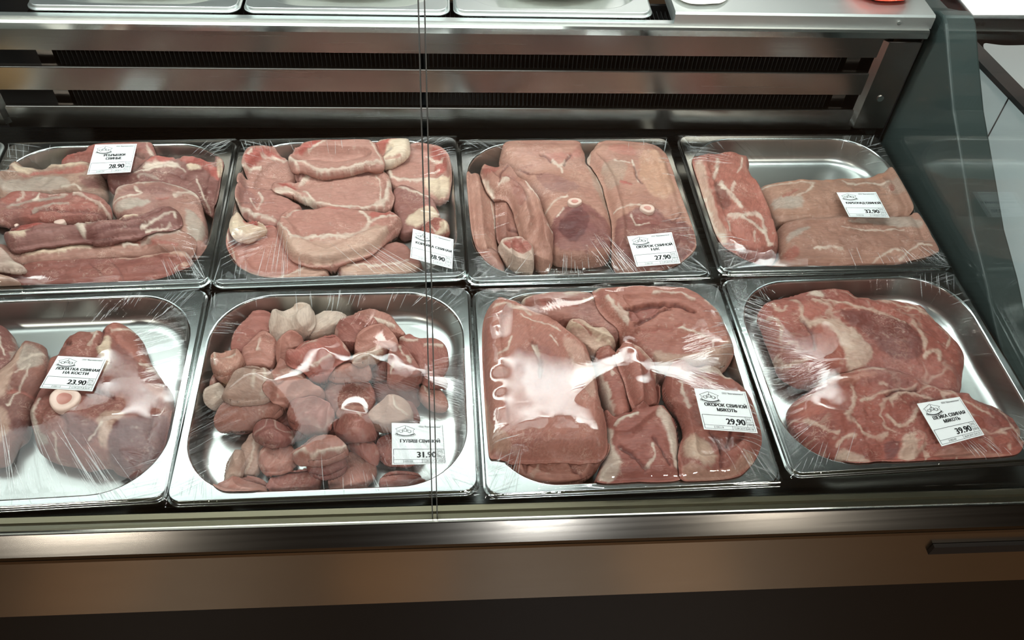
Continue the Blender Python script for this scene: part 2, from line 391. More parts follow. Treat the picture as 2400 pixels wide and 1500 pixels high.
_seed = [0]
def meat(tk, outline, h, label, cat='meat', name='pork_piece', group=None, c=PK, c2=None, r=14, rim=None, st=(), pl=(), ang=0, lump=1.0, base=None, vary=1.0, web=0.0, webc=FT, under=4, lay=0.4, grow=None, facet=0):
    """A cut of meat: a plan outline given on the photograph's zoomed crop of its tray, draped over what already lies there."""
    T = TR[tk]; x0, y0, sc = ZOOM[tk]
    _seed[0] += 1; sd = _seed[0] * 13.7
    rs = np.random.RandomState(_seed[0])
    ol = smooth_closed(outline)
    # ragged hand-cut edge
    ol = ol + 5.0 * np.stack([fbm(ol[:, 0] / 55 + sd, ol[:, 1] / 55, 3), fbm(ol[:, 0] / 55, ol[:, 1] / 55 + sd, 3)], 1) * 2
    if grow is None: grow = {1: 6, 2: 10, 3: 7, 4: 4, 7: 8, 8: 4}.get(tk, 0)
    if grow:
        e = np.roll(ol, -1, 0) - np.roll(ol, 1, 0); nn = np.stack([e[:, 1], -e[:, 0]], 1) / (np.hypot(*e.T)[:, None] + 1e-9)
        ar = 0.5 * np.sum(ol[:, 0] * np.roll(ol[:, 1], -1) - np.roll(ol[:, 0], -1) * ol[:, 1]); ol = ol + nn * grow * (1 if ar > 0 else -1)
    step = 2.05 * sc * (0.75 if (np.ptp(ol[:, 0]) < 330) else 1.0)
    lo = ol.min(0) - 2 * step; hi = ol.max(0) + 2 * step
    gx = np.arange(lo[0], hi[0], step); gy = np.arange(lo[1], hi[1], step * 0.8)
    X = np.stack(np.meshgrid(gx, gy, indexing='ij'), -1); nx, ny = X.shape[:2]
    cc = (X[:-1, :-1] + X[1:, 1:]) / 2
    cin = inside(cc.reshape(-1, 2), ol).reshape(nx - 1, ny - 1)
    used = np.zeros((nx, ny), bool); cnt = np.zeros((nx, ny), int)
    for a in (0, 1):
        for b in (0, 1):
            cnt[a:nx - 1 + a, b:ny - 1 + b] += cin
    used = cnt > 0; bnd = used & (cnt < 4)
    idx = -np.ones((nx, ny), int); idx[used] = np.arange(used.sum())
    Z2 = X[used]; bm = bnd[used]
    _, Q = segdist(Z2[bm], ol, True); Z2[bm] = Q
    i, j = np.nonzero(cin)
    F = np.stack([idx[i, j], idx[i, j + 1], idx[i + 1, j + 1], idx[i + 1, j]], 1)
    px = x0 + Z2[:, 0] / sc; py = y0 + Z2[:, 1] / sc
    hm = h / 1000.0
    B = T.Hm if base is None else np.full_like(T.Hm, base / 1000.0)
    Bs = blur(dilate(B, under), 26); Bm = blur(Bs, 60)
    z = np.full(len(px), -0.02)
    for _ in range(4):
        w = P(px, py, z)
        s0 = T.sample(Bm, w[:, 0], w[:, 1]); z = 0.5 * z + 0.5 * (np.minimum(s0, np.quantile(s0, lay) + 0.007) + 0.7 * hm)
    w = P(px, py, z); x, y = T.keep_in(w[:, 0], w[:, 1])
    olw = P(x0 + ol[:, 0] / sc, y0 + ol[:, 1] / sc, float(np.mean(z)))[:, :2]
    olw = np.stack(T.keep_in(olw[:, 0], olw[:, 1]), 1)
    d, _ = segdist(np.stack([x, y], 1), olw, True); d = d * 1000; d[bm] = 0
    real = T.sample(dilate(B, 1), x, y); sm = T.sample(Bs, x, y)
    lim = np.quantile(sm, lay) + 0.007
    bz = np.minimum(sm, lim)
    bz = np.where(sm > lim, lim + 0.1 * (sm - lim), sm)
    rr = min(r, h * 1.2 + 4)
    t = np.clip(d / rr, 0, 1); prof = np.sqrt(np.maximum(1 - (1 - t) ** 2, 0))
    dome = sstep(0, 60, d)
    eq = 0.32
    up = eq + (1 - eq) * prof
    ztop = hm * (up * (0.86 + 0.14 * dome)) + lump * (0.005 * fbm(x * 32 + sd, y * 32, 2) + 0.0028 * fbm(x * 90 + sd, y * 90, 2) + 0.0009 * fbm(x * 330, y * 330 + sd, 2)) * (0.25 + 0.75 * prof)
    if facet:
        cxy = np.array([x.mean(), y.mean()]); R_ = max(np.ptp(x), np.ptp(y)) / 2 + 1e-6; a0 = rs.rand() * 6.28
        for q in range(facet):
            aa = a0 + q * 6.28 / facet + rs.rand() * 0.8; sl = 0.35 + 0.45 * rs.rand()
            pl_ = hm * (0.92 - sl * (((x - cxy[0]) * math.cos(aa) + (y - cxy[1]) * math.sin(aa)) / R_ - 0.1))
            ztop = np.where(pl_ < ztop, pl_ + 0.25 * (ztop - pl_), ztop)
        ztop = np.maximum(ztop, 0.2 * hm * up)
    # colour of the flesh, with dark strokes laid along the pressed-in grooves
    col = np.tile(lin(c), (len(x), 1)); c2 = c2 or tuple(np.array(c) * 0.86)
    f = np.clip(0.5 + vary * 1.7 * fbm(x * 26 + sd, y * 26 + 3, 4), 0, 1)[:, None]
    col = col * f + lin(c2) * (1 - f)
    wx = Z2 + 16 * np.stack([fbm(Z2[:, 0] / 60 + sd, Z2[:, 1] / 60, 4), fbm(Z2[:, 0] / 60, Z2[:, 1] / 60 + sd, 4)], 1) * 2
    if web:
        g = np.abs(fbm(x * 34 + sd, y * 34, 3)); g2 = fbm(x * 22 - sd, y * 22, 3)
        m = (1 - sstep(0.012, 0.05, g)) * sstep(-0.12, 0.18, g2) * web
        m = np.maximum(m, sstep(0.24, 0.34, fbm(x * 40, y * 40 + sd, 4)) * web)[:, None]
        col = col * (1 - m) + lin(webc) * m
    dz = np.zeros(len(x))
    for cl, dh, pts in pl:
        pp = smooth_closed(pts, 1)
        dd, _ = segdist(wx, pp, True); dd = np.where(inside(wx, pp), dd, -dd)
        m = (sstep(-9, 14, dd + 16 * fbm(x * 220 + sd, y * 220, 3)) * (0.72 + 0.28 * np.clip(0.5 + 2 * fbm(x * 60, y * 60 + sd, 3), 0, 1)))[:, None]; cx = lin(cl) * (0.9 + 0.2 * f)
        col = col * (1 - m) + cx * m; dz += dh / 1000 * sstep(-4, 22, dd)
    for cl, wd, dh, pts in st:
        dd, _ = segdist(wx, smooth_open(pts))
        wv = wd * (0.75 + 0.9 * (fbm(Z2[:, 0] / 45 + sd, Z2[:, 1] / 45, 3) + 0.2))
        if cl is not None:
            fine = 0.55 + 0.9 * (0.5 + 1.5 * fbm(x * 260 + sd, y * 260, 3))
            m = (1 - sstep(wv * 0.35, wv * 1.2 + 4, dd * fine))[:, None] * (0.5 + 0.45 * np.clip(0.5 + 2 * fbm(x * 70, y * 70 + sd, 3), 0, 1))[:, None]
            col = col * (1 - m) + lin(cl) * m
        dz += dh / 1000 * np.exp(-(dd / (wd * 0.9 + 3)) ** 2)
    if rim is not None:
        rc, rw = rim
        m = (1 - sstep(rw * 0.5, rw * 1.1, d * (1 + 1.2 * fbm(x * 50 + sd, y * 50, 3))))[:, None] * 0.9
        col = col * (1 - m) + lin(rc) * m
    # specks and threads of fat and moisture all over
    sp = sstep(0.2, 0.3, fbm(x * 240 + sd, y * 240, 3)) * 0.3 * sstep(-0.1, 0.2, fbm(x * 40, y * 40 - sd, 3))
    col = col * (1 - sp[:, None]) + lin(FT) * sp[:, None]
    lum = col @ np.array([0.3, 0.59, 0.11]); col = (col * 0.74 + lum[:, None] * 0.26) * np.array([0.77, 0.75, 0.705])
    ztop = np.maximum(ztop + dz * (0.15 + 0.85 * prof), 0.18 * hm * up)
    zt = np.maximum(bz + ztop, real + 0.0012 + 0.002 * prof)
    # flesh sags smoothly over whatever lifts it
    G = np.zeros((nx, ny)); Wt = used.astype(float); lift = np.clip((zt - bz - ztop) / 0.002, 0, 1)
    for _ in range(8):
        G[:] = 0; G[used] = zt
        num = G + shift(G, 1, 0) + shift(G, -1, 0) + shift(G, 0, 1) + shift(G, 0, -1)
        den = Wt + shift(Wt, 1, 0) + shift(Wt, -1, 0) + shift(Wt, 0, 1) + shift(Wt, 0, -1)
        av = (num / np.maximum(den, 1))[used]
        G[:] = 0; G[used] = lift; lf = np.max([G, shift(G, 1, 0), shift(G, -1, 0), shift(G, 0, 1), shift(G, 0, -1)], 0)[used]; lift = np.maximum(lift, 0.9 * lf)
        zt = np.maximum(zt + lift * (av - zt), real + 0.0009)
    zb = bz + hm * eq * (1 - np.sqrt(np.maximum(1 - (1 - np.clip(d / (0.6 * rr), 0, 1)) ** 2, 0))) * 0.85
    zb = np.minimum(np.maximum(zb, real + 0.0004), zt - 0.0003)
    n = len(x); top = np.stack([x, y, zt], 1)
    bi = np.arange(n) + n; inner = np.nonzero(~bm)[0]
    rem = np.arange(n); rem[inner] = n + np.arange(len(inner))
    bot = np.stack([x, y, zb], 1)[inner]
    F2 = rem[F][:, ::-1]
    keep = ~(bm[F].all(1))
    V = np.concatenate([top, bot]); FF = np.concatenate([F, F2[keep]])
    o = mk(name, V, FF, M['meat'], smooth=True)
    me = o.data
    if len(me.vertices) != len(V): raise RuntimeError('meat mesh changed')
    at = me.attributes.new('tint', 'FLOAT_COLOR', 'POINT')
    cl4 = np.ones((len(V), 4), np.float32); cl4[:n, :3] = col; cl4[n:, :3] = col[inner]
    at.data.foreach_set('color', cl4.ravel())
    a = math.radians(ang); u = x * math.cos(a) + y * math.sin(a); vv = -x * math.sin(a) + y * math.cos(a)
    vv = vv + 0.006 * fbm(x * 30 + sd, y * 30, 2)
    U = np.zeros((len(V), 2), np.float32); U[:n, 0] = u + sd; U[:n, 1] = vv; U[n:] = U[:n][inner]
    uvl = me.uv_layers.new(name='grain')
    li = np.zeros(len(me.loops), np.int32); me.loops.foreach_get('vertex_index', li)
    uvl.data.foreach_set('uv', U[li].ravel())
    T.splat(x, y, zt)
    T.Hm = np.maximum(T.Hm, np.where(dilate(T.Hm, 1) - T.Hm > 0.004, np.minimum(dilate(T.Hm, 1), T.Hm), T.Hm))
    tag(o, label, cat, group)
    return o

def on_top(tk, zx, zy):
    """world point of a zoom-crop point on the current top of what lies in the tray"""
    T = TR[tk]; x0, y0, sc = ZOOM[tk]; z = np.array([0.0])
    for _ in range(8):
        w = P([x0 + zx / sc], [y0 + zy / sc], z); z = 0.5 * z + 0.5 * T.sample(blur(T.Hm, 1), w[:, 0], w[:, 1])
    return P([x0 + zx / sc], [y0 + zy / sc], z)[0]
def bone(tk, parent, zx, zy, rx, ry, name='bone', hollow=True, h=0.004, rot=0.0):
    """a sawn bone end, ring and marrow, standing a little proud of the cut face"""
    p = on_top(tk, zx, zy); sc = ZOOM[tk][2]; k = 1 / (sc * 1.72e3 / 1000) / 1000
    ax, ay = rx * k, ry * k * 1.35; n = 28; V = []; F = []
    rings = [(1.0, -0.004), (1.02, h * 0.4), (0.96, h * 0.9), (0.85, h)] + ([(0.5, h * 0.85), (0.4, h * 0.55), (0.0, h * 0.6)] if hollow else [(0.5, h * 1.25), (0.0, h * 1.35)])
    rs = np.random.RandomState(int(zx + zy)); ph = rs.rand(4) * 6
    for q, z in rings:
        for i in range(n):
            a = 2 * math.pi * i / n; k2 = 1 + 0.07 * math.sin(2 * a + ph[0]) + 0.05 * math.sin(3 * a + ph[1])
            X = ax * q * k2 * math.cos(a); Y = ay * q * k2 * math.sin(a)
            V.append((p[0] + X * math.cos(rot) - Y * math.sin(rot), p[1] + X * math.sin(rot) + Y * math.cos(rot), p[2] + z))
    mi = []
    for q in range(len(rings) - 1):
        for i in range(n):
            F.append((q * n + i, q * n + (i + 1) % n, (q + 1) * n + (i + 1) % n, (q + 1) * n + i)); mi.append(1 if hollow and q >= 4 else 0)
    return mk(name, V, F, None, parent, smooth=True, mats=[M['bone'], M['marrow']], midx=mi)

# ---- tray 1: ribs
G1 = 'pork rib pieces in the far left tray'
meat(1, [(500, 280), (560, 250), (740, 200), (900, 150), (1020, 118), (1220, 98), (1310, 112), (1338, 160), (1375, 240), (1280, 300), (1150, 330), (1000, 370), (760, 350), (560, 320)], 28, 'rib piece at the back of the rib tray, behind the price tag', group=G1, c=PP, c2=RD, ang=20,
     pl=[(FT, 0, [(1290, 160), (1340, 190), (1375, 245), (1340, 260), (1300, 210)])], st=[(FT, 16, 1, [(1250, 130), (1310, 130)]), (DK, 10, -3, [(1180, 230), (1260, 260)]), (RR, 14, 1, [(520, 262), (640, 250)])])
meat(1, [(-160, 500), (0, 465), (110, 432), (125, 380), (190, 350), (360, 358), (430, 312), (560, 322), (780, 300), (900, 400), (935, 480), (920, 600), (800, 600), (640, 560), (400, 560), (250, 580), (100, 600), (-160, 620)], 31, 'fat-covered rib slab at the back left of the rib tray', group=G1, c=(196, 152, 132), c2=(150, 112, 98), r=16,
     pl=[(RD, -1, [(140, 420), (360, 385), (540, 365), (760, 340), (780, 390), (600, 420), (400, 430), (180, 440)]), (CM, 2, [(120, 380), (190, 352), (350, 362), (330, 385), (160, 420)]), (CM, 2, [(380, 345), (440, 318), (770, 305), (770, 335), (560, 350)]), (GR, 0, [(0, 470), (500, 440), (640, 480), (600, 560), (0, 580)]), (PP, 0, [(690, 430), (860, 440), (900, 560), (760, 560), (700, 500)])],
     st=[(RR, 12, 0, [(280, 415), (330, 405)]), (RR, 12, 0, [(490, 400), (540, 395)]), (FT, 8, 1, [(560, 530), (680, 520), (720, 560)])])
meat(1, [(930, 430), (1020, 400), (1150, 385), (1240, 330), (1290, 280), (1420, 248), (1560, 272), (1620, 250), (1760, 272), (1850, 310), (1920, 302), (1985, 350), (1980, 430), (1950, 510), (1960, 600), (1920, 730), (1860, 740), (1780, 660), (1700, 600), (1500, 540), (1300, 520), (1060, 520), (940, 500)], 35, 'red knobbly rib end at the right back of the rib tray', group=G1, c=PP, c2=DK, r=16, lump=1.6, ang=-15,
     pl=[(RR, 2, [(1270, 300), (1420, 250), (1560, 275), (1520, 310), (1300, 320)]), (RR, 2, [(1570, 270), (1640, 250), (1760, 275), (1850, 330), (1940, 400), (1940, 500), (1850, 430), (1740, 330), (1600, 310)]), (CM, 3, [(1900, 310), (1960, 330), (1985, 420), (1960, 500), (1920, 430)]), (FT, 1, [(1240, 340), (1400, 300), (1560, 310), (1600, 370), (1440, 380), (1260, 390)]), (CM, 2, [(1650, 320), (1760, 330), (1780, 390), (1700, 410), (1640, 370)])],
     st=[(FT, 9, 1, [(1200, 420), (1400, 370), (1560, 350), (1640, 420)]), (DK, 8, -2, [(1280, 420), (1500, 420), (1640, 470)]), (FT, 7, 0, [(1740, 480), (1790, 600), (1850, 700)]), (GR, 10, 1, [(1230, 470), (1330, 445), (1400, 470)])])
meat(1, [(962, 640), (1000, 560), (1080, 518), (1280, 485), (1430, 490), (1600, 530), (1740, 590), (1770, 680), (1800, 800), (1812, 900), (1790, 1000), (1832, 1020), (1800, 1080), (1740, 1110), (1600, 1080), (1400, 1000), (1250, 900), (1100, 800), (980, 720)], 35, 'pale folded rib slab on the right of the rib tray', group=G1, c=(196, 140, 122), c2=PP, r=18, ang=-10,
     pl=[(PP, 0, [(1010, 590), (1200, 530), (1430, 530), (1560, 580), (1400, 610), (1150, 620)]), (GR, 1, [(1640, 700), (1790, 800), (1800, 960), (1700, 1040), (1640, 900)]), (GR, 1, [(1000, 690), (1180, 640), (1340, 670), (1330, 700), (1100, 760), (1000, 720)])],
     st=[(FT, 14, 2, [(970, 640), (1000, 570), (1100, 520), (1300, 490), (1450, 500), (1600, 520)]), (FT, 10, 1, [(1000, 660), (1150, 630), (1280, 600), (1200, 545)]), (FT, 16, 2, [(1570, 520), (1680, 560), (1720, 600)]), (FT, 16, 1, [(1540, 600), (1660, 580), (1740, 600)]), (RD, 10, -1, [(1380, 650), (1480, 640)]), (FT, 10, 1, [(1500, 800), (1550, 740), (1530, 830)]), (DK, 8, -3, [(1000, 740), (1080, 775)]), (RR, 7, -1, [(1350, 860), (1500, 770)])])
meat(1, [(-160, 640), (20, 640), (60, 575), (240, 548), (500, 566), (700, 556), (860, 580), (950, 640), (962, 710), (930, 745), (760, 770), (500, 800), (300, 800), (60, 780), (-160, 780)], 35, 'rib piece with a row of cut bone ends, middle left of the rib tray', group=G1, c=PP, c2=RD, r=18, ang=8,
     pl=[(RD, 0, [(20, 640), (60, 590), (190, 570), (180, 640), (60, 690)]), (GR, 0, [(60, 690), (240, 670), (300, 640), (420, 620), (600, 590), (520, 660), (300, 680), (100, 720)])],
     st=[(FT, 14, 2, [(210, 570), (215, 620), (170, 650)]), (FT, 14, 2, [(350, 585), (335, 640), (300, 660)]), (FT, 12, 2, [(440, 590), (500, 575)]), (FT, 12, 2, [(540, 580), (590, 590)]), (FT, 15, 2, [(650, 590), (740, 610), (860, 670), (940, 725)]), (DK, 10, -4, [(280, 770), (420, 745), (700, 760), (920, 745)]), (GR, 10, 1, [(300, 760), (440, 715), (620, 700)])])
meat(1, [(-160, 1060), (40, 980), (160, 1070), (330, 1020), (700, 990), (860, 975), (1000, 940), (1200, 920), (1400, 890), (1600, 925), (1725, 1010), (1745, 1085), (1650, 1140), (1400, 1110), (1100, 1120), (800, 1150), (600, 1170), (300, 1190), (100, 1200), (-160, 1200)], 31, 'long flat rib strip with tan fat, second from the front of the rib tray', group=G1, c=(190, 132, 116), c2=(168, 112, 100), r=14, ang=12,
     st=[(CM, 20, 2, [(170, 1120), (330, 1130), (500, 1110), (640, 1070), (800, 1060)]), (FT, 14, 1, [(870, 1000), (1050, 960), (1200, 930), (1400, 900)]), (RD, 14, -1, [(1000, 1010), (1200, 1010), (1560, 1050)]), (FT, 16, 2, [(1100, 1050), (1210, 1050)]), (GR, 22, 1, [(1260, 1020), (1420, 960), (1580, 950)]), (DK, 8, -3, [(500, 1000), (700, 985), (860, 980)]), (RD, 14, 0, [(620, 1040), (900, 1020), (1000, 1060)])])
o = meat(1, [(30, 905), (90, 830), (150, 785), (400, 790), (700, 788), (930, 765), (1080, 778), (1250, 770), (1450, 690), (1560, 712), (1600, 800), (1570, 870), (1400, 905), (1200, 935), (950, 965), (850, 980), (740, 970), (600, 975), (480, 1000), (380, 1010), (240, 1030), (100, 1060), (30, 990)], 35, 'dark rib strip with white knuckle bones across the middle of the rib tray', group=G1, c=PP, c2=(140, 82, 78), r=18, ang=10, lump=1.5,
     pl=[(RR, 0, [(70, 860), (160, 800), (340, 800), (380, 830), (300, 880), (140, 920)]), (CM, 1, [(80, 960), (150, 920), (280, 890), (270, 960), (160, 1000)]), (FT, 3, [(620, 860), (800, 850), (940, 830), (920, 870), (780, 900), (740, 960), (700, 920)])],
     st=[(CM, 18, 3, [(640, 800), (850, 815), (930, 785), (1060, 800), (1200, 795)]), (RR, 8, -1, [(940, 780), (940, 820)]), (DK, 12, -5, [(150, 925), (280, 885)]), (DK, 12, -4, [(760, 975), (940, 900), (1150, 880), (1300, 860)]), (FT, 10, 1, [(1240, 880), (1420, 830), (1540, 740), (1550, 800)]), (DK, 10, -3, [(1080, 830), (1250, 820), (1420, 760)]), (FT, 8, 1, [(1270, 900), (1430, 890), (1500, 860)])])
for zx, zy, a, b in ((155, 850, 26, 32), (420, 825, 58, 24), (530, 835, 50, 24), (655, 838, 44, 22)):
    bone(1, o, zx, zy, a, b, hollow=False, h=0.0035)
meat(1, [(-160, 1240), (0, 1215), (100, 1195), (300, 1160), (700, 1130), (1000, 1118), (1300, 1105), (1500, 1068), (1655, 1076), (1672, 1140), (1715, 1210), (1695, 1255), (1550, 1295), (1300, 1350), (1000, 1360), (600, 1356), (300, 1372), (100, 1370), (-160, 1380)], 34, 'long reddish rib strip along the front edge of the rib tray', group=G1, c=(176, 100, 88), c2=(150, 82, 74), r=26, ang=3,
     pl=[(TN, 1, [(1480, 1085), (1660, 1085), (1665, 1120), (1500, 1130)]), (TN, 0, [(1600, 1170), (1715, 1205), (1690, 1250), (1580, 1230)])],
     st=[(TN, 10, 1, [(1040, 1130), (1300, 1125), (1500, 1085), (1640, 1080)]), (FT, 7, 0, [(1540, 1240), (1570, 1200)]), (DK, 6, -1, [(780, 1180), (900, 1300)]), (DK, 6, -1, [(980, 1180), (1080, 1310)])])
meat(1, [(-160, 1030), (0, 1040), (60, 1080), (115, 1160), (240, 1225), (150, 1250), (0, 1235), (-160, 1240)], 21, 'pale fat trimming at the left edge of the rib tray', group=G1, c=FT, c2=PP, r=10)
meat(1, [(-160, 1290), (0, 1270), (80, 1290), (150, 1340), (170, 1385), (60, 1400), (-160, 1400)], 16, 'tan fat flap at the front left corner of the rib tray', group=G1, c=TN, c2=(170, 124, 104), r=8, lump=1.6)

# ---- tray 2: loin chops
G2 = 'round loin chops in the second tray of the back row'
RIM = (FT, 3.6)
meat(2, [(270, 340), (320, 250), (400, 240), (540, 236), (640, 255), (690, 310), (730, 360), (740, 440), (660, 480), (540, 500), (520, 565), (330, 565), (210, 545), (208, 490), (270, 465), (330, 450), (268, 400)], 22, 'loin chop with a red ragged edge at the back left of its tray', group=G2, r=8, vary=.5,
     pl=[(RR, 1, [(285, 330), (330, 255), (540, 240), (640, 262), (500, 285), (400, 310), (360, 380), (300, 370)]), (PP, 0, [(210, 500), (300, 470), (330, 560), (215, 545)])], st=[(FT, 10, 1, [(275, 400), (350, 370), (420, 350)]), (FT, 7, 0, [(430, 290), (560, 275), (650, 275)]), (FT, 10, 1, [(330, 300), (355, 270)])])
meat(2, [(1490, 330), (1620, 258), (1720, 212), (1830, 225), (1960, 248), (2050, 300), (2085, 400), (2090, 540), (2075, 595), (1950, 615), (1890, 605), (1750, 565), (1600, 520), (1540, 450)], 23, 'loin chop with a thick fat tail at the back right of its tray', group=G2, r=9, vary=.5,
     pl=[(RR, 1, [(1900, 260), (2000, 255), (2060, 330), (2070, 400), (1980, 420), (1930, 390), (1960, 330)]), (CM, 3, [(1830, 470), (1960, 440), (2085, 450), (2090, 560), (2060, 600), (1960, 610), (1880, 570)])],
     st=[(FT, 14, 2, [(1545, 400), (1570, 450), (1700, 480), (1850, 480), (2010, 440)]), (FT, 9, 1, [(1870, 270), (1930, 320), (2020, 340)]), (FT, 6, 0, [(1920, 400), (1990, 380)])])
meat(2, [(1380, 150), (1500, 102), (1640, 82), (1700, 88), (1728, 160), (1705, 215), (1620, 265), (1560, 305), (1490, 330), (1440, 270)], 23, 'fat and bone end sticking up at the back of the chop tray', group=G2, r=10, c=CM, c2=FT,
     pl=[(RR, 0, [(1380, 150), (1500, 105), (1630, 88), (1560, 130), (1510, 160), (1500, 300), (1440, 270)])], st=[(RD, 14, -2, [(1520, 290), (1640, 240)]), (GR, 14, 0, [(1500, 230), (1560, 180)])])
meat(2, [(205, 600), (330, 560), (520, 555), (620, 590), (720, 640), (780, 680), (720, 730), (620, 790), (555, 870), (500, 870), (400, 830), (300, 780), (215, 720)], 22, 'loin chop half hidden at the left of its tray, fat edge towards the front', group=G2, r=9, vary=.5, c=(198, 128, 116),
     pl=[(PP, 0, [(215, 620), (330, 570), (380, 620), (370, 700), (250, 690)])], st=[(FT, 18, 2, [(215, 720), (320, 740), (420, 790), (550, 835)]), (FT, 12, 1, [(400, 600), (440, 625), (400, 720)]), (FT, 5, 0, [(330, 640), (380, 720)])])
meat(2, [(1560, 560), (1640, 505), (1760, 550), (1900, 605), (1960, 680), (2000, 770), (1960, 810), (1890, 860), (1760, 910), (1670, 940), (1610, 880), (1630, 760), (1590, 690)], 23, 'dark loin chop at the right of its tray under the film crease', group=G2, r=9, vary=.5, c=(178, 110, 102),
     pl=[(CM, 2, [(1670, 830), (1760, 760), (1870, 700), (1950, 680), (2000, 780), (1880, 850), (1740, 890)])], st=[(FT, 10, 0, [(1600, 520), (1760, 560), (1900, 615)]), (RR, 8, 0, [(1840, 710), (1900, 690)])])
meat(2, [(520, 520), (560, 478), (700, 490), (770, 480), (700, 400), (850, 372), (1050, 392), (1180, 385), (1350, 345), (1440, 335), (1490, 380), (1535, 430), (1560, 490), (1555, 560), (1595, 620), (1540, 695), (1400, 705), (1300, 725), (1150, 720), (950, 700), (850, 630), (780, 612), (700, 570), (580, 580), (525, 565)], 22, 'large pale loin chop in the centre of its tray', group=G2, r=8, vary=.4, c=(206, 144, 130), c2=(190, 128, 116), rim=None,
     pl=[(PP, -1, [(1170, 385), (1340, 360), (1400, 400), (1320, 450), (1210, 440)]), (RR, 0, [(540, 490), (700, 500), (760, 560), (650, 550)]), (PP, 0, [(710, 400), (820, 390), (800, 440), (740, 500)])],
     st=[(FT, 22, 2, [(770, 500), (800, 450), (880, 420)]), (FT, 20, 2, [(560, 565), (680, 555), (770, 600), (850, 650)]), (FT, 9, 1, [(800, 570), (900, 660), (1000, 695), (1300, 718), (1420, 700)]), (FT, 20, 1, [(1440, 690), (1520, 640), (1540, 540), (1555, 480)]), (FT, 6, 0, [(1420, 410), (1480, 500), (1470, 640)]), (RR, 10, 0, [(1360, 360), (1420, 350)]), (FT, 14, 0, [(1130, 400), (1180, 420)])])
meat(2, [(648, 250), (740, 165), (850, 140), (950, 108), (1100, 122), (1200, 112), (1350, 112), (1420, 170), (1480, 260), (1505, 320), (1440, 335), (1300, 332), (1180, 375), (1050, 390), (960, 402), (880, 382), (780, 352), (700, 365), (678, 310)], 22, 'pale loin chop lying topmost at the back of its tray', group=G2, r=8, vary=.4, c=(206, 144, 130), c2=(192, 130, 118),
     pl=[(RR, 0, [(700, 215), (760, 170), (940, 112), (960, 150), (840, 190), (760, 230)])], st=[(FT, 20, 2, [(665, 270), (720, 310), (730, 350)]), (FT, 8, 1, [(740, 320), (850, 360), (960, 396), (1180, 372), (1300, 330), (1490, 300)]), (FT, 7, 0, [(1380, 130), (1430, 210), (1480, 290)]), (FT, 8, 1, [(840, 200), (930, 160), (980, 130)]), (RR, 6, 0, [(950, 115), (1190, 120)])])
meat(2, [(1075, 1180), (1200, 1120), (1320, 1070), (1430, 1030), (1560, 990), (1700, 1005), (1760, 1110), (1840, 1180), (1820, 1255), (1700, 1300), (1500, 1330), (1300, 1335), (1150, 1315), (1100, 1255)], 23, 'loin chop at the front right of its tray with a tan fat edge', group=G2, r=7, vary=.5, c=(194, 124, 112),
     pl=[(TN, 1, [(1090, 1200), (1250, 1225), (1500, 1240), (1800, 1190), (1840, 1240), (1700, 1300), (1300, 1340), (1130, 1310)])], st=[(FT, 9, 1, [(1085, 1185), (1180, 1215), (1400, 1225), (1600, 1210), (1720, 1185)])])
meat(2, [(140, 990), (225, 890), (350, 870), (560, 870), (640, 960), (690, 1060), (780, 1140), (900, 1185), (1000, 1195), (1000, 1290), (955, 1335), (760, 1358), (550, 1368), (430, 1335), (300, 1285), (205, 1230), (130, 1100)], 23, 'loin chop at the front left of its tray, partly under the thick one', group=G2, r=7, vary=.4, c=(200, 128, 114), c2=(186, 112, 100),
     pl=[(TN, 1, [(560, 1350), (720, 1270), (860, 1200), (1000, 1195), (1000, 1300), (760, 1360)]), (DK, 0, [(150, 970), (240, 920), (260, 1010), (180, 1080), (140, 1040)])], st=[(FT, 9, 1, [(250, 1255), (400, 1310), (560, 1355), (720, 1280), (860, 1200)]), (FT, 14, 2, [(320, 900), (340, 960), (300, 950)]), (RR, 8, 0, [(340, 880), (560, 878)]), (FT, 8, 1, [(140, 1020), (200, 1190)])])
meat(2, [(145, 820), (180, 755), (240, 750), (270, 820), (390, 830), (480, 872), (390, 910), (300, 965), (180, 950), (135, 870)], 20, 'fat knob with a red patch at the left rim of the chop tray', group=G2, r=9, c=CM, c2=TN, pl=[(RR, 0, [(240, 830), (340, 790), (420, 850), (330, 870)])])
meat(2, [(1820, 870), (1930, 785), (2060, 805), (2082, 890), (2005, 935), (1920, 968), (1840, 945)], 22, 'red and white chop end beside the tilted price tag', group=G2, r=8, c=RD, pl=[(CM, 2, [(1990, 800), (2080, 830), (2060, 900), (1950, 960), (1930, 930), (2000, 880)])], st=[(FT, 9, 1, [(1850, 860), (1930, 800)]), (FT, 7, 0, [(1910, 850), (1950, 900)])])
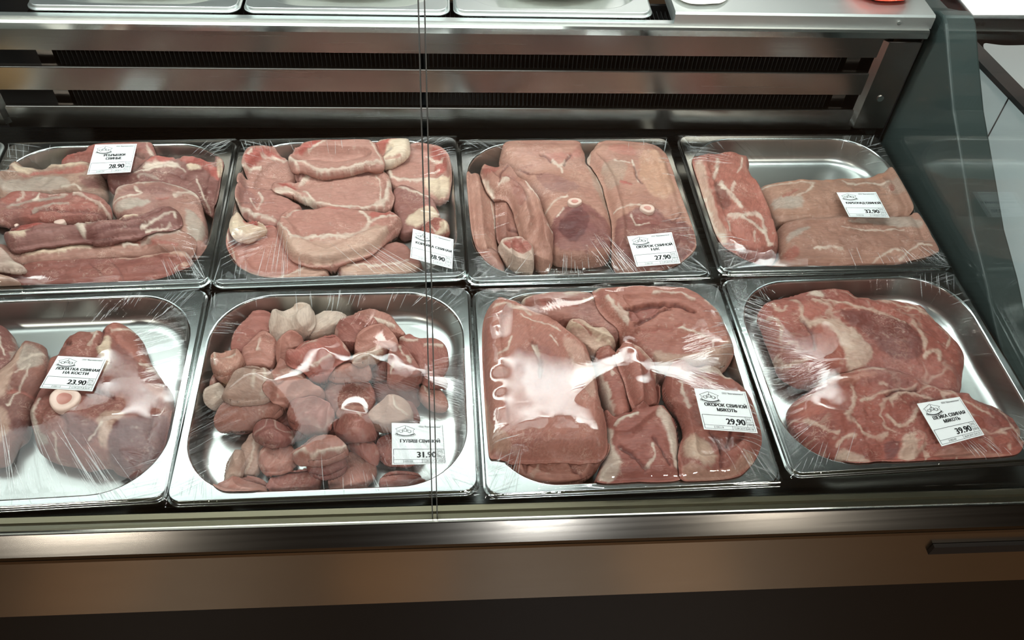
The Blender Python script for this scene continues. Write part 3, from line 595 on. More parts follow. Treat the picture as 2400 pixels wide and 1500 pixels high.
meat(2, [(552, 830), (600, 765), (700, 712), (830, 700), (1060, 694), (1250, 715), (1400, 724), (1550, 735), (1645, 765), (1650, 835), (1570, 890), (1490, 970), (1430, 1050), (1320, 1100), (1100, 1165), (960, 1195), (850, 1190), (720, 1140), (650, 1090), (595, 960)], 36, 'thick round loin chop standing out at the front of its tray', group=G2, r=10, vary=.4, c=(204, 136, 122), c2=(186, 120, 108),
     pl=[(TN, 0, [(555, 850), (640, 955), (760, 1010), (900, 1025), (1100, 1010), (1300, 970), (1400, 880), (1560, 880), (1480, 980), (1420, 1060), (1100, 1170), (850, 1195), (690, 1120), (600, 980)]), (RR, 0, [(1370, 800), (1400, 745), (1500, 745), (1640, 770), (1620, 800), (1480, 790), (1400, 820)]), (RD, 0, [(590, 800), (690, 730), (820, 712), (700, 770)])],
     st=[(FT, 15, 1, [(570, 830), (620, 910), (700, 980), (850, 1010), (1100, 995), (1300, 955), (1380, 890), (1370, 820)]), (FT, 14, 1, [(1290, 740), (1350, 790), (1375, 850)]), (FT, 7, 0, [(610, 800), (720, 730), (830, 715)]), (RR, 6, 0, [(830, 710), (1200, 715)]), (FT, 12, 1, [(1400, 850), (1500, 790), (1630, 780)])])

# ---- tray 3: ham steaks on the bone
G3 = 'bone-in ham steaks in the third tray of the back row'
HC = (206, 146, 126); HC2 = (184, 120, 104)
meat(3, [(143, 390), (240, 380), (300, 400), (350, 500), (405, 570), (440, 640), (440, 780), (425, 900), (440, 1000), (480, 1090), (492, 1185), (420, 1205), (330, 1145), (265, 1080), (225, 990), (185, 850), (163, 680), (148, 520)], 39, 'pale ham lobe along the left edge of its tray', group=G3, c=HC, c2=HC2, r=22, vary=.8, ang=80,
     pl=[(HC2, 0, [(235, 1010), (290, 1050), (400, 1050), (490, 1100), (490, 1190), (400, 1200), (280, 1100)])], st=[(DK, 6, -3, [(230, 1000), (290, 1045), (420, 1045)]), (FT, 7, 0, [(345, 480), (400, 565), (430, 600)]), (FT, 5, 0, [(370, 640), (405, 760), (412, 900)])])
meat(3, [(450, 215), (500, 150), (600, 98), (720, 86), (850, 98), (950, 140), (1060, 122), (1140, 158), (1195, 210), (1200, 290), (1275, 360), (1325, 440), (1360, 520), (1375, 600), (1405, 700), (1435, 830), (1440, 960), (1425, 1040), (1380, 1090), (1200, 1110), (1060, 1100), (920, 1090), (870, 1000), (880, 880), (840, 760), (810, 650), (780, 580), (700, 500), (640, 440), (560, 370), (510, 310), (455, 260)], 45, 'large ham steak with a round bone in the middle of its tray', group=G3, c=HC, c2=HC2, r=20, vary=.8,
     pl=[((150, 84, 82), -1, [(880, 840), (990, 740), (1080, 690), (1180, 690), (1290, 760), (1430, 900), (1420, 1040), (1250, 1080), (1000, 1090), (890, 1000)]), ((120, 64, 66), -1, [(960, 850), (1060, 740), (1180, 740), (1230, 850), (1180, 960), (1090, 1040), (1000, 980), (940, 910)]), ((200, 124, 110), 0, [(800, 270), (900, 250), (1050, 240), (1130, 200), (1170, 250), (1060, 300), (1000, 360), (920, 350), (850, 320)]), ((190, 150, 132), 0, [(1180, 300), (1290, 400), (1360, 560), (1410, 760), (1330, 700), (1230, 480)]), ((170, 112, 104), -1, [(740, 440), (900, 440), (1130, 540), (1140, 590), (1000, 610), (880, 590), (780, 520)])],
     st=[(FT, 16, 1, [(890, 345), (960, 385), (1010, 350)]), (FT, 8, 0, [(970, 400), (980, 440)]), (DK, 9, -4, [(800, 270), (860, 310), (880, 350)]), (DK, 8, -3, [(1060, 250), (1030, 320), (1000, 370)]), (FT, 6, 0, [(840, 740), (930, 660), (1030, 630)]), (FT, 5, 0, [(940, 800), (1000, 740)]), (DK, 5, -2, [(600, 370), (720, 440), (810, 440)]), (FT, 6, 0, [(1210, 360), (1320, 500), (1370, 700), (1430, 860)]), (HC2, 8, -2, [(500, 290), (560, 360), (650, 380), (720, 370)])])
o3 = [o for o in COL.objects if o.get('label', '').startswith('large ham steak with')][0]
bone(3, o3, 1095, 648, 66, 40)
meat(3, [(1205, 250), (1230, 188), (1310, 138), (1420, 122), (1600, 148), (1740, 158), (1830, 198), (1885, 260), (1935, 370), (1965, 480), (2015, 600), (2045, 680), (2095, 780), (2145, 880), (2158, 980), (2125, 1085), (1990, 1195), (1850, 1240), (1700, 1260), (1570, 1230), (1530, 1170), (1445, 1120), (1430, 1000), (1432, 830), (1400, 700), (1365, 550), (1330, 450), (1265, 340)], 45, 'ham steak with a bone ring at the right of its tray, under the price tag', group=G3, c=(208, 148, 126), c2=HC2, r=20, vary=.8,
     pl=[((148, 84, 80), -1, [(1430, 820), (1600, 730), (1760, 740), (1900, 820), (2060, 840), (2150, 900), (2140, 1060), (1960, 1180), (1720, 1240), (1560, 1200), (1440, 1080)]), ((160, 88, 82), -2, [(1600, 780), (1760, 760), (1860, 840), (1780, 900), (1640, 890)]), ((200, 120, 104), 0, [(1400, 160), (1560, 170), (1640, 230), (1600, 300), (1460, 260), (1380, 210)]), ((214, 156, 126), 2, [(1640, 250), (1800, 210), (1900, 360), (1980, 560), (1880, 660), (1740, 640), (1640, 500)]), ((190, 152, 134), 0, [(1300, 330), (1480, 300), (1560, 440), (1420, 560), (1370, 520)])],
     st=[(FT, 12, 1, [(1205, 240), (1230, 190), (1220, 290)]), (FT, 7, 0, [(1580, 330), (1610, 430), (1640, 520)]), (DK, 8, -3, [(1600, 400), (1620, 480), (1670, 530)]), (FT, 5, 0, [(1590, 780), (1600, 840), (1640, 890), (1720, 870)]), (DK, 5, -2, [(1860, 840), (1960, 830), (2010, 770)]), (FT, 5, 0, [(1440, 730), (1560, 700), (1650, 720)]), (FT, 6, 0, [(1440, 330), (1560, 360)]), (RR, 10, 1, [(1480, 500), (1580, 540)])])
o3 = [o for o in COL.objects if o.get('label', '').startswith('ham steak with a bone ring')][0]
bone(3, o3, 1725, 706, 70, 44)
meat(3, [(400, 570), (500, 545), (590, 595), (620, 700), (660, 860), (660, 950), (540, 980), (440, 970), (415, 850), (420, 700)], 33, 'narrow ham lobe between the two left-hand lobes of its tray', group=G3, c=HC2, c2=(160, 100, 90), r=18, st=[(FT, 6, 0, [(600, 780), (640, 860), (600, 900)]), (DK, 12, -4, [(540, 900), (600, 920)])])
meat(3, [(280, 280), (370, 258), (460, 290), (540, 300), (580, 360), (610, 405), (690, 450), (765, 540), (805, 600), (835, 720), (885, 830), (915, 880), (905, 960), (915, 1100), (865, 1145), (780, 1140), (700, 1020), (640, 900), (600, 780), (560, 620), (480, 570), (400, 565), (330, 480), (288, 380)], 43, 'long ham lobe running front to back, left of the middle steak', group=G3, c=HC, c2=HC2, r=20, vary=.9, ang=70,
     pl=[((190, 96, 84), 0, [(290, 300), (370, 270), (450, 300), (430, 400), (340, 420)]), ((176, 108, 96), -1, [(450, 420), (560, 380), (660, 520), (700, 650), (620, 700), (560, 560)])],
     st=[(FT, 14, 1, [(320, 410), (390, 550)]), (FT, 9, 1, [(680, 455), (740, 530), (800, 600)]), (FT, 9, 1, [(870, 830), (905, 870)]), (DK, 8, -3, [(440, 500), (460, 400), (520, 310)]), (FT, 8, 0, [(440, 500), (520, 490)])])
o = meat(3, [(425, 990), (470, 945), (570, 930), (665, 938), (735, 1000), (755, 1080), (752, 1155), (650, 1148), (560, 1118), (470, 1070)], 40, 'sawn shank end with a white skin ring at the front left of its tray', group=G3, c=(226, 200, 186), c2=(206, 168, 152), r=5, vary=.5, grow=0, lump=.5, lay=.15,
     pl=[((178, 82, 70), -2, [(462, 985), (550, 948), (665, 952), (725, 1010), (728, 1070), (620, 1098), (520, 1050)])])

# ---- tray 4: boneless loins
G4 = 'boneless loins in the right tray of the back row'
meat(4, [(740, 465), (800, 430), (1000, 400), (1300, 393), (1600, 383), (1760, 357), (1830, 368), (1895, 430), (1965, 520), (1985, 620), (1975, 700), (1900, 720), (1700, 735), (1500, 735), (1300, 735), (1100, 745), (900, 760), (840, 640), (780, 530)], 39, 'long pale loin lying across the back of its tray', group=G4, c=(196, 142, 118), c2=(176, 122, 102), r=24, vary=.8, ang=5,
     pl=[(GR, 0, [(820, 590), (1000, 570), (1110, 600), (1080, 680), (900, 680)]), ((184, 150, 134), 0, [(1700, 460), (1880, 440), (1960, 560), (1800, 560)]), ((178, 96, 78), 0, [(1770, 480), (1830, 480), (1820, 540), (1780, 530)]), ((204, 136, 104), 1, [(760, 460), (900, 425), (1300, 405), (1700, 385), (1800, 380), (1700, 440), (1300, 450), (900, 480)])],
     st=[(FT, 7, 0, [(760, 490), (860, 490), (1000, 465), (1180, 470)]), (FT, 7, 0, [(1170, 480), (1150, 540), (1040, 580)]), (RD, 9, -3, [(940, 580), (1040, 530)]), (FT, 7, 0, [(1410, 460), (1440, 490), (1600, 480), (1780, 460)])])
meat(4, [(900, 760), (1100, 715), (1400, 700), (1700, 712), (1990, 705), (2065, 740), (2145, 810), (2172, 870), (2130, 895), (2195, 950), (2210, 1010), (2110, 1060), (1950, 1100), (1700, 1120), (1400, 1110), (1200, 1125), (1000, 1120), (860, 1115), (865, 1050), (925, 1000), (905, 860)], 40, 'long pale loin lying along the front of its tray', group=G4, c=(198, 140, 118), c2=(172, 118, 100), r=26, vary=1.0, ang=-3,
     pl=[(GR, 0, [(950, 900), (1010, 840), (1150, 810), (1150, 840), (1040, 900), (970, 950)]), ((186, 100, 84), 0, [(960, 980), (1060, 980), (1080, 1040), (1000, 1090), (920, 1060)]), (GR, 0, [(1400, 760), (1700, 730), (1950, 720), (2100, 830), (1900, 830), (1600, 790)])],
     st=[(FT, 7, 0, [(1180, 1000), (1280, 990), (1400, 1010)]), (FT, 6, 0, [(1640, 1100), (1800, 1000), (1900, 1010)]), (FT, 6, 0, [(1880, 1060), (2000, 960), (2120, 980)]), (FT, 6, 0, [(1400, 830), (1600, 860), (1900, 850)])])
meat(4, [(185, 270), (300, 222), (450, 195), (510, 190), (580, 200), (600, 215), (672, 218), (690, 270), (665, 300), (740, 450), (800, 570), (850, 680), (890, 800), (914, 935), (890, 1040), (800, 1100), (680, 1075), (560, 1020), (470, 985), (390, 880), (340, 760), (290, 600), (240, 430)], 48, 'red and white loin standing lengthwise at the left of its tray', group=G4, c=(200, 112, 94), c2=(178, 96, 82), r=12, vary=.8, ang=65,
     pl=[((140, 76, 66), -1, [(360, 470), (430, 470), (480, 560), (530, 670), (450, 690), (390, 610)]), (TN, 0, [(210, 290), (300, 300), (340, 500), (400, 700), (500, 900), (470, 970), (400, 880), (300, 600), (230, 420)]), ((146, 76, 66), 0, [(560, 985), (700, 1000), (840, 970), (914, 935), (890, 1050), (800, 1100), (640, 1070)]), ((192, 118, 100), 0, [(560, 260), (640, 260), (680, 360), (640, 420), (570, 340)])],
     st=[(FT, 16, 1, [(400, 290), (400, 360), (380, 440)]), (FT, 16, 1, [(430, 490), (500, 580), (540, 640), (590, 690)]), (FT, 14, 1, [(520, 560), (540, 490)]), (FT, 20, 1, [(500, 740), (600, 770), (660, 740), (730, 720), (770, 800), (790, 880), (830, 950)]), (FT, 14, 1, [(600, 780), (700, 830), (780, 880)]), (FT, 7, 0, [(610, 290), (590, 370), (570, 400)]), (FT, 20, 0, [(300, 600), (360, 760), (420, 880), (480, 950)]), (FT, 6, 0, [(500, 780), (510, 860)]), (FT, 6, 0, [(700, 880), (690, 960)])])

# ---- tray 5: shoulder on the bone
G5 = 'bone-in shoulder pieces in the left tray of the front row'
meat(5, [(-190, 300), (0, 280), (50, 325), (85, 400), (90, 470), (120, 420), (100, 540), (60, 600), (0, 660), (-190, 700)], 39, 'dark shoulder piece at the left frame edge of the front row, behind another', group=G5, c=(158, 92, 84), c2=(134, 76, 72), r=22, st=[(GR, 12, 0, [(70, 380), (100, 440), (80, 520)]), (FT, 6, 0, [(0, 380), (40, 500)])])
meat(5, [(-190, 640), (0, 590), (60, 530), (92, 470), (130, 408), (180, 378), (250, 394), (266, 450), (272, 560), (250, 680), (190, 740), (168, 850), (150, 960), (80, 1000), (60, 1060), (0, 1130), (-190, 1130)], 39, 'shoulder piece wrapped in silvery membrane at the left of the front row', group=G5, c=(176, 110, 96), c2=(140, 84, 76), r=24, ang=60,
     pl=[(GR, 0, [(130, 470), (190, 430), (260, 460), (250, 560), (140, 620), (100, 560)]), (DK, -1, [(80, 900), (160, 860), (150, 950), (90, 1000)]), (TN, 0, [(0, 620), (80, 540), (130, 430), (160, 430), (100, 600), (60, 740), (0, 800)]), (TN, 1, [(-100, 860), (60, 830), (80, 930), (0, 1060), (-100, 1080)])],
     st=[(FT, 8, 0, [(120, 560), (200, 500), (250, 470)]), (FT, 6, 0, [(100, 620), (160, 580)]), (RD, 10, -3, [(60, 740), (140, 720), (200, 740)]), (FT, 6, 0, [(190, 560), (150, 680), (60, 820)])])
o = meat(5, [(335, 460), (370, 385), (430, 340), (500, 325), (590, 332), (640, 286), (720, 268), (795, 308), (855, 380), (885, 480), (945, 570), (992, 640), (1034, 690), (1036, 770), (1055, 880), (1003, 1045), (920, 1130), (860, 1178), (760, 1190), (680, 1168), (640, 1125), (590, 1125), (500, 1145), (430, 1118), (330, 1105), (250, 1075), (190, 1025), (168, 900), (162, 830), (208, 740), (262, 640), (270, 540), (330, 480)], 48, 'big bone-in shoulder on the bare tray bottom, price tag on top', group=G5, c=(176, 100, 86), c2=(146, 80, 72), r=26, vary=1.0, lump=1.5,
     pl=[(CM, 2, [(600, 490), (640, 430), (690, 415), (695, 500), (680, 600), (650, 650), (630, 560)]), ((190, 108, 92), 2, [(640, 290), (720, 275), (800, 320), (870, 470), (940, 580), (860, 560), (740, 480), (690, 400), (620, 340)]), ((132, 70, 66), -1, [(420, 880), (560, 900), (640, 960), (580, 1050), (480, 1080), (410, 980)]), ((124, 64, 64), 0, [(700, 940), (860, 900), (1000, 860), (1030, 900), (980, 1050), (860, 1160), (720, 1180), (650, 1120)]), (TN, 1, [(600, 900), (740, 860), (800, 880), (700, 980), (660, 1090), (600, 1060), (620, 960)]), (GR, 0, [(170, 840), (230, 800), (210, 900), (330, 1040), (230, 1040), (190, 960)]), ((196, 128, 108), 1, [(880, 680), (960, 660), (1020, 720), (1000, 780), (900, 740)])],
     st=[(DK, 10, -6, [(590, 335), (640, 380), (620, 450)]), (FT, 12, 1, [(570, 380), (600, 390), (560, 460)]), (DK, 10, -4, [(400, 440), (440, 460)]), (FT, 8, 0, [(240, 760), (210, 850)]), (FT, 8, 0, [(700, 380), (760, 350), (810, 330)]), (FT, 9, 1, [(850, 560), (900, 570), (950, 590)]), (DK, 12, -5, [(560, 720), (620, 760), (700, 780)]), (DK, 10, -3, [(350, 830), (420, 900), (410, 1000)]), (FT, 7, 0, [(560, 1030), (600, 990), (640, 940)]), (FT, 10, 0, [(345, 1000), (360, 1040), (330, 1090)])])
bone(5, o, 395, 772, 78, 58, h=0.005, rot=-0.3)

# ---- tray 6: goulash cubes (outline, thickness mm, tone, label)
G6 = 'pork goulash cubes heaped in one tray'
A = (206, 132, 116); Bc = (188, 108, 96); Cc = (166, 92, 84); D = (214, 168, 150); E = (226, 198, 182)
CH = [
 # bottom layer
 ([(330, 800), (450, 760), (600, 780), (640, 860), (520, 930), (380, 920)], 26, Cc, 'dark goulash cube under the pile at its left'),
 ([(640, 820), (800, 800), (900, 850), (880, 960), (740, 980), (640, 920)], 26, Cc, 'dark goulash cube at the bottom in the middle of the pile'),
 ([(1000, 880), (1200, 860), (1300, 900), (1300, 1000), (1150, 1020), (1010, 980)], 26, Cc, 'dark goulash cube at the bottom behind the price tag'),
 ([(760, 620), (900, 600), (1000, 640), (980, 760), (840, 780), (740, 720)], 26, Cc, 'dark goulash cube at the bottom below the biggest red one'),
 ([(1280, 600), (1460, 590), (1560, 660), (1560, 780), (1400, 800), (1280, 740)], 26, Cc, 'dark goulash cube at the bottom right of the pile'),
 ([(420, 380), (448, 320), (520, 275), (560, 228), (645, 212), (680, 260), (680, 340), (600, 370), (560, 390), (500, 450), (440, 462), (412, 440)], 38, Bc, 'red goulash cube at the back left corner of the pile'),
 ([(922, 250), (980, 232), (1100, 232), (1125, 262), (1070, 290), (1030, 320), (980, 350), (900, 356), (850, 345), (860, 300)], 36, E, 'small pale goulash piece at the back centre of the pile'),
 ([(1120, 228), (1300, 222), (1390, 245), (1425, 300), (1490, 370), (1400, 350), (1300, 320), (1200, 290)], 34, A, 'flat goulash strip along the back of the pile'),
 ([(1420, 390), (1480, 365), (1550, 395), (1650, 380), (1726, 430), (1726, 550), (1640, 605), (1560, 610), (1530, 500)], 34, Bc, 'goulash cube at the far right of the pile'),
 ([(290, 650), (325, 595), (400, 605), (420, 660), (360, 720), (285, 700)], 28, Bc, 'goulash cube tucked under the left end of the pile'),
 ([(245, 720), (285, 675), (360, 665), (390, 740), (300, 775), (250, 755)], 22, E, 'white fat scrap at the left end of the pile'),
 ([(1560, 690), (1620, 655), (1700, 690), (1736, 785), (1650, 790), (1570, 750)], 26, A, 'goulash cube alone at the right wall under the film fold'),
 ([(1600, 605), (1715, 598), (1722, 650), (1640, 672), (1580, 650)], 24, Bc, 'thin goulash sliver at the right of the pile'),
 ([(300, 840), (370, 775), (500, 790), (560, 760), (690, 750), (740, 800), (650, 860), (560, 890), (400, 905), (310, 880)], 34, A, 'wide goulash cube beneath the long white film crease at left'),
 ([(495, 1000), (560, 945), (640, 965), (620, 1050), (560, 1190), (455, 1205), (465, 1090)], 30, D, 'pale goulash strip standing at the front left of the pile'),
 ([(375, 1190), (415, 1085), (480, 1050), (480, 1190), (410, 1300), (365, 1270)], 26, D, 'narrow pale goulash strip at the front left wall of the tray'),
 ([(315, 1280), (430, 1235), (610, 1230), (640, 1315), (450, 1335), (350, 1320)], 20, A, 'goulash cube at the front left edge of the tray'),
 ([(630, 1260), (720, 1205), (860, 1190), (960, 1185), (940, 1290), (760, 1325), (650, 1310)], 22, Bc, 'goulash cube at the front edge, ridged by the film'),
 ([(1000, 1190), (1100, 1085), (1200, 1040), (1285, 1130), (1290, 1210), (1150, 1290), (1020, 1300)], 26, A, 'goulash cube at the front edge left of the price tag'),
 ([(1305, 1235), (1400, 1195), (1550, 1205), (1610, 1255), (1480, 1310), (1350, 1300)], 20, Bc, 'goulash cube at the front edge below the price tag'),
 ([(1290, 1000), (1400, 960), (1560, 980), (1600, 1080), (1480, 1140), (1320, 1110)], 24, Bc, 'goulash cube hidden beneath the price tag'),
 ([(580, 1100), (640, 1000), (730, 990), (800, 1050), (790, 1140), (690, 1185), (600, 1170)], 32, A, 'goulash cube in the second row from the front of the pile'),
 ([(1100, 1000), (1220, 980), (1310, 1040), (1300, 1140), (1200, 1080)], 26, Bc, 'goulash cube left of the price tag top'),
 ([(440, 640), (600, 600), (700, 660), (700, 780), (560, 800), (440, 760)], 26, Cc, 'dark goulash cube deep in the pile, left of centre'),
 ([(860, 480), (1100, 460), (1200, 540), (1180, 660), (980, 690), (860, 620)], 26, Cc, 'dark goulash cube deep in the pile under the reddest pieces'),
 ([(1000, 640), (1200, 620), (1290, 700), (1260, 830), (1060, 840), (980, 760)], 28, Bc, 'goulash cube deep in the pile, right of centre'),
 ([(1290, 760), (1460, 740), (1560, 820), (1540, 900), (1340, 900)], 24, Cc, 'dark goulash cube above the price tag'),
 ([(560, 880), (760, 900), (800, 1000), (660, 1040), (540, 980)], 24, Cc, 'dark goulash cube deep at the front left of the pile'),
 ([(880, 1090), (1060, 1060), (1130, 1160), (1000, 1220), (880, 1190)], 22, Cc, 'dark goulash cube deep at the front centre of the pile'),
 # upper layer
 ([(1235, 850), (1290, 785), (1400, 745), (1490, 780), (1520, 850), (1440, 900), (1300, 905)], 34, D, 'pale goulash cube right of centre under the film fold'),
 ([(1040, 820), (1150, 795), (1240, 825), (1230, 890), (1090, 890)], 28, A, 'goulash cube in the centre right of the pile'),
 ([(1025, 910), (1130, 850), (1260, 875), (1290, 940), (1245, 1000), (1100, 975)], 30, Bc, 'goulash cube with a stub of fat, right of the film ring'),
 ([(655, 230), (770, 208), (825, 166), (885, 176), (915, 240), (908, 295), (850, 325), (750, 355), (670, 390), (650, 320)], 40, E, 'big white fatty goulash cube at the back of the pile'),
 ([(1040, 330), (1080, 288), (1130, 240), (1250, 245), (1310, 290), (1230, 345), (1185, 410), (1120, 398), (1060, 368)], 38, Bc, 'round goulash cube behind the large ribbed one'),
 ([(470, 490), (515, 420), (600, 345), (645, 365), (690, 400), (690, 480), (650, 560), (560, 540), (475, 552)], 40, A, 'goulash cube in the second row at the left of the pile'),
 ([(690, 470), (700, 390), (760, 340), (835, 335), (840, 400), (770, 460), (740, 520), (700, 510)], 38, A, 'goulash cube just left of the biggest red one'),
 ([(1240, 530), (1370, 505), (1390, 560), (1350, 620), (1260, 615)], 28, Cc, 'small dark goulash piece right of the middle of the pile'),
 ([(985, 590), (1060, 535), (1150, 522), (1250, 560), (1260, 612), (1150, 615), (1020, 622)], 30, A, 'flat goulash piece in front of the biggest red one'),
 ([(1165, 420), (1188, 355), (1250, 305), (1335, 300), (1405, 345), (1430, 420), (1380, 462), (1280, 472), (1180, 480)], 42, A, 'large ribbed goulash cube at the back right of the pile'),
 ([(1155, 515), (1250, 465), (1315, 435), (1345, 470), (1260, 530), (1165, 540)], 26, (222, 160, 134), 'goulash strip with an orange fat edge'),
 ([(1370, 570), (1380, 470), (1425, 405), (1490, 430), (1535, 540), (1580, 610), (1500, 640), (1420, 650), (1365, 640)], 38, Bc, 'goulash cube crowned with white fat at the right of the pile'),
 ([(288, 490), (340, 448), (400, 440), (468, 460), (478, 520), (435, 600), (370, 618), (305, 575)], 38, (218, 148, 128), 'round shiny goulash cube at the left end of the pile'),
 ([(645, 620), (680, 540), (720, 500), (800, 550), (860, 610), (870, 645), (770, 660), (710, 712), (655, 700)], 38, A, 'goulash cube in the middle of the pile left of centre'),
 ([(345, 695), (400, 620), (440, 565), (560, 522), (630, 565), (660, 620), (668, 685), (605, 742), (470, 748), (380, 742)], 42, D, 'big goulash cube with pale faces at the left front of the pile'),
 ([(625, 730), (715, 690), (760, 632), (890, 640), (975, 680), (960, 730), (865, 742), (760, 765), (640, 758)], 32, A, 'ragged goulash piece below the middle of the pile'),
 ([(750, 830), (800, 765), (900, 735), (1010, 765), (1035, 840), (985, 910), (880, 915), (780, 880)], 38, Bc, 'goulash cube beneath the ring-shaped film glare'),
 ([(775, 1100), (825, 1000), (900, 945), (990, 955), (1090, 1010), (1125, 1055), (1010, 1105), (900, 1125)], 38, A, 'goulash cube with a tan edge at the front centre of the pile'),
 ([(735, 490), (830, 395), (870, 365), (1000, 350), (1045, 338), (1095, 390), (1130, 460), (1095, 520), (1035, 550), (1010, 590), (900, 602), (865, 565), (780, 550)], 44, (198, 104, 92), 'biggest red goulash piece on top at the centre of the pile'),
]
FATS = {'big goulash cube with': [((548, 540), (560, 600), (555, 700)), ((610, 580), (640, 660), (600, 720))], 'goulash cube crowned': [((1440, 420), (1470, 480), (1500, 560)), ((1390, 600), (1400, 560))], 'biggest red': [((900, 560), (960, 540), (1020, 520)), ((840, 430), (930, 440)), ((1090, 380), (1120, 440))],
 'goulash cube at the far right': [((1430, 385), (1540, 420)), ((1600, 450), (1700, 450))], 'round shiny': [((310, 470), (330, 560)), ((380, 520), (450, 500))], 'goulash cube with a tan': [((900, 1110), (1000, 1080), (1110, 1040)), ((800, 1090), (880, 1100))], 'goulash strip with an orange': [((1170, 530), (1250, 520), (1330, 470))],
 'flat goulash strip': [((1140, 240), (1250, 280), (1400, 330))], 'goulash cube in the second row at': [((590, 400), (585, 480))], 'pale goulash cube right': [((1400, 760), (1420, 840), (1480, 860))], 'goulash cube with a stub': [((1190, 850), (1200, 880))], 'goulash cube alone': [((1590, 690), (1620, 740))], 'pale goulash strip': [((560, 1000), (560, 1100), (500, 1190))]}
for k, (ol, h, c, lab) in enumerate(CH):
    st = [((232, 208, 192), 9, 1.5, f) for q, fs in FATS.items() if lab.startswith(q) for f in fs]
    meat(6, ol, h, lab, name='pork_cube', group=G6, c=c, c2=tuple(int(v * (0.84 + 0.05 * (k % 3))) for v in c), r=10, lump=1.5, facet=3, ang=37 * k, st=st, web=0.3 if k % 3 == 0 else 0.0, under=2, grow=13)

# ---- tray 7: boneless ham
G7 = 'boneless ham slabs heaped in one tray'
meat(7, [(340, 190), (430, 148), (560, 128), (700, 118), (800, 138), (900, 190), (920, 270), (980, 320), (1010, 360), (930, 400), (870, 390), (760, 330), (640, 290), (520, 275), (420, 240)], 52, 'ham piece with a wavy edge at the back centre of the heap', group=G7, c=(196, 122, 106), c2=PP, r=14, vary=1,
     pl=[(FT, 1, [(600, 140), (760, 120), (800, 140), (640, 165)])], st=[(RD, 10, -2, [(480, 190), (560, 210), (700, 220)]), (FT, 10, 1, [(380, 180), (440, 150), (560, 135)]), (FT, 7, 0, [(740, 180), (830, 170)])])
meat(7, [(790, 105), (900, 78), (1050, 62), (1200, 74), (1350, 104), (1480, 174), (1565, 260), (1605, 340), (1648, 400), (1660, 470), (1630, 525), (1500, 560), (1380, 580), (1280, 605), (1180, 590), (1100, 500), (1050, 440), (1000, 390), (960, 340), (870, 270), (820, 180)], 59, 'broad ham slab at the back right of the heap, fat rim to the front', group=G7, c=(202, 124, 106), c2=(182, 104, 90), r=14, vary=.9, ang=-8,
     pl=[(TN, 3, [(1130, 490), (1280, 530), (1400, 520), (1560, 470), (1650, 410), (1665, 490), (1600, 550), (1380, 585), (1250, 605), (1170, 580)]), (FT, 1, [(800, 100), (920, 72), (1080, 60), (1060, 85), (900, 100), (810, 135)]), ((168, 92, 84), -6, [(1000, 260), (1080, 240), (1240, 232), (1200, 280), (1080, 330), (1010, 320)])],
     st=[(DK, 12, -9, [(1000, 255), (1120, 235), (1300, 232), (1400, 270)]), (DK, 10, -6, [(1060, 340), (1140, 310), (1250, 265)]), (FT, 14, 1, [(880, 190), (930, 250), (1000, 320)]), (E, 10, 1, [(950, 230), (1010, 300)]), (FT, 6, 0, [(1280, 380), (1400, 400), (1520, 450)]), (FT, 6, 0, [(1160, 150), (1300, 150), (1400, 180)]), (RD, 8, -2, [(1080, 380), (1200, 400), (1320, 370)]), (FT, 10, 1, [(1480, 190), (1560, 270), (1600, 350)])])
meat(7, [(620, 300), (720, 275), (800, 345), (870, 338), (940, 390), (945, 455), (850, 465), (810, 500), (760, 450), (690, 390)], 52, 'creamy fat edge curling up in the middle of the heap', group=G7, c=(222, 186, 164), c2=(206, 152, 132), r=10, lump=1.5,
     st=[(CM, 18, 3, [(650, 310), (760, 340), (850, 370), (920, 400)]), (RD, 8, -3, [(690, 300), (790, 370)]), (CM, 14, 3, [(830, 430), (860, 390), (910, 440)])])
meat(7, [(800, 520), (850, 462), (920, 468), (985, 540), (1020, 620), (1040, 760), (1050, 900), (970, 960), (930, 940), (900, 800), (860, 690), (815, 610)], 54, 'narrow ham piece right of the big left slab', group=G7, c=(192, 110, 94), c2=(170, 92, 80), r=16, vary=.8, st=[(FT, 16, 1, [(830, 620), (880, 700), (910, 820), (925, 920)]), (FT, 9, 0, [(900, 600), (920, 640)])])
meat(7, [(938, 470), (990, 402), (1050, 430), (1125, 490), (1185, 560), (1215, 640), (1210, 770), (1100, 810), (1040, 750), (1012, 630), (970, 545)], 54, 'ham piece in the centre of the heap', group=G7, c=(200, 118, 102), c2=(180, 100, 88), r=16, vary=.7, st=[(TN, 14, 1, [(1060, 430), (1140, 510), (1190, 600)])])
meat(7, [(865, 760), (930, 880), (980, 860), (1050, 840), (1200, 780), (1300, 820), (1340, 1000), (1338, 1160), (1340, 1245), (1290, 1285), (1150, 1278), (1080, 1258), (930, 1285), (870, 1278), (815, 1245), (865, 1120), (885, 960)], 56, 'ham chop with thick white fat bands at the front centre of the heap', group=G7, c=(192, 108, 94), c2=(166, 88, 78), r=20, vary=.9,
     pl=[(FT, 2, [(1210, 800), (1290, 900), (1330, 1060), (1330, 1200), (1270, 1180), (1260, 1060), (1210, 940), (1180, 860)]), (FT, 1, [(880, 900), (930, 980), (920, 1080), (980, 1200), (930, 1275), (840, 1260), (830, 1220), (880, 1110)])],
     st=[(FT, 7, 0, [(1150, 1080), (1160, 1140), (1120, 1190)]), (DK, 9, -4, [(950, 1090), (1050, 1150), (1120, 1200)]), (FT, 9, 1, [(930, 930), (990, 890), (1060, 870)]), (DK, 6, -3, [(1160, 1040), (1230, 1130), (1260, 1180)])])
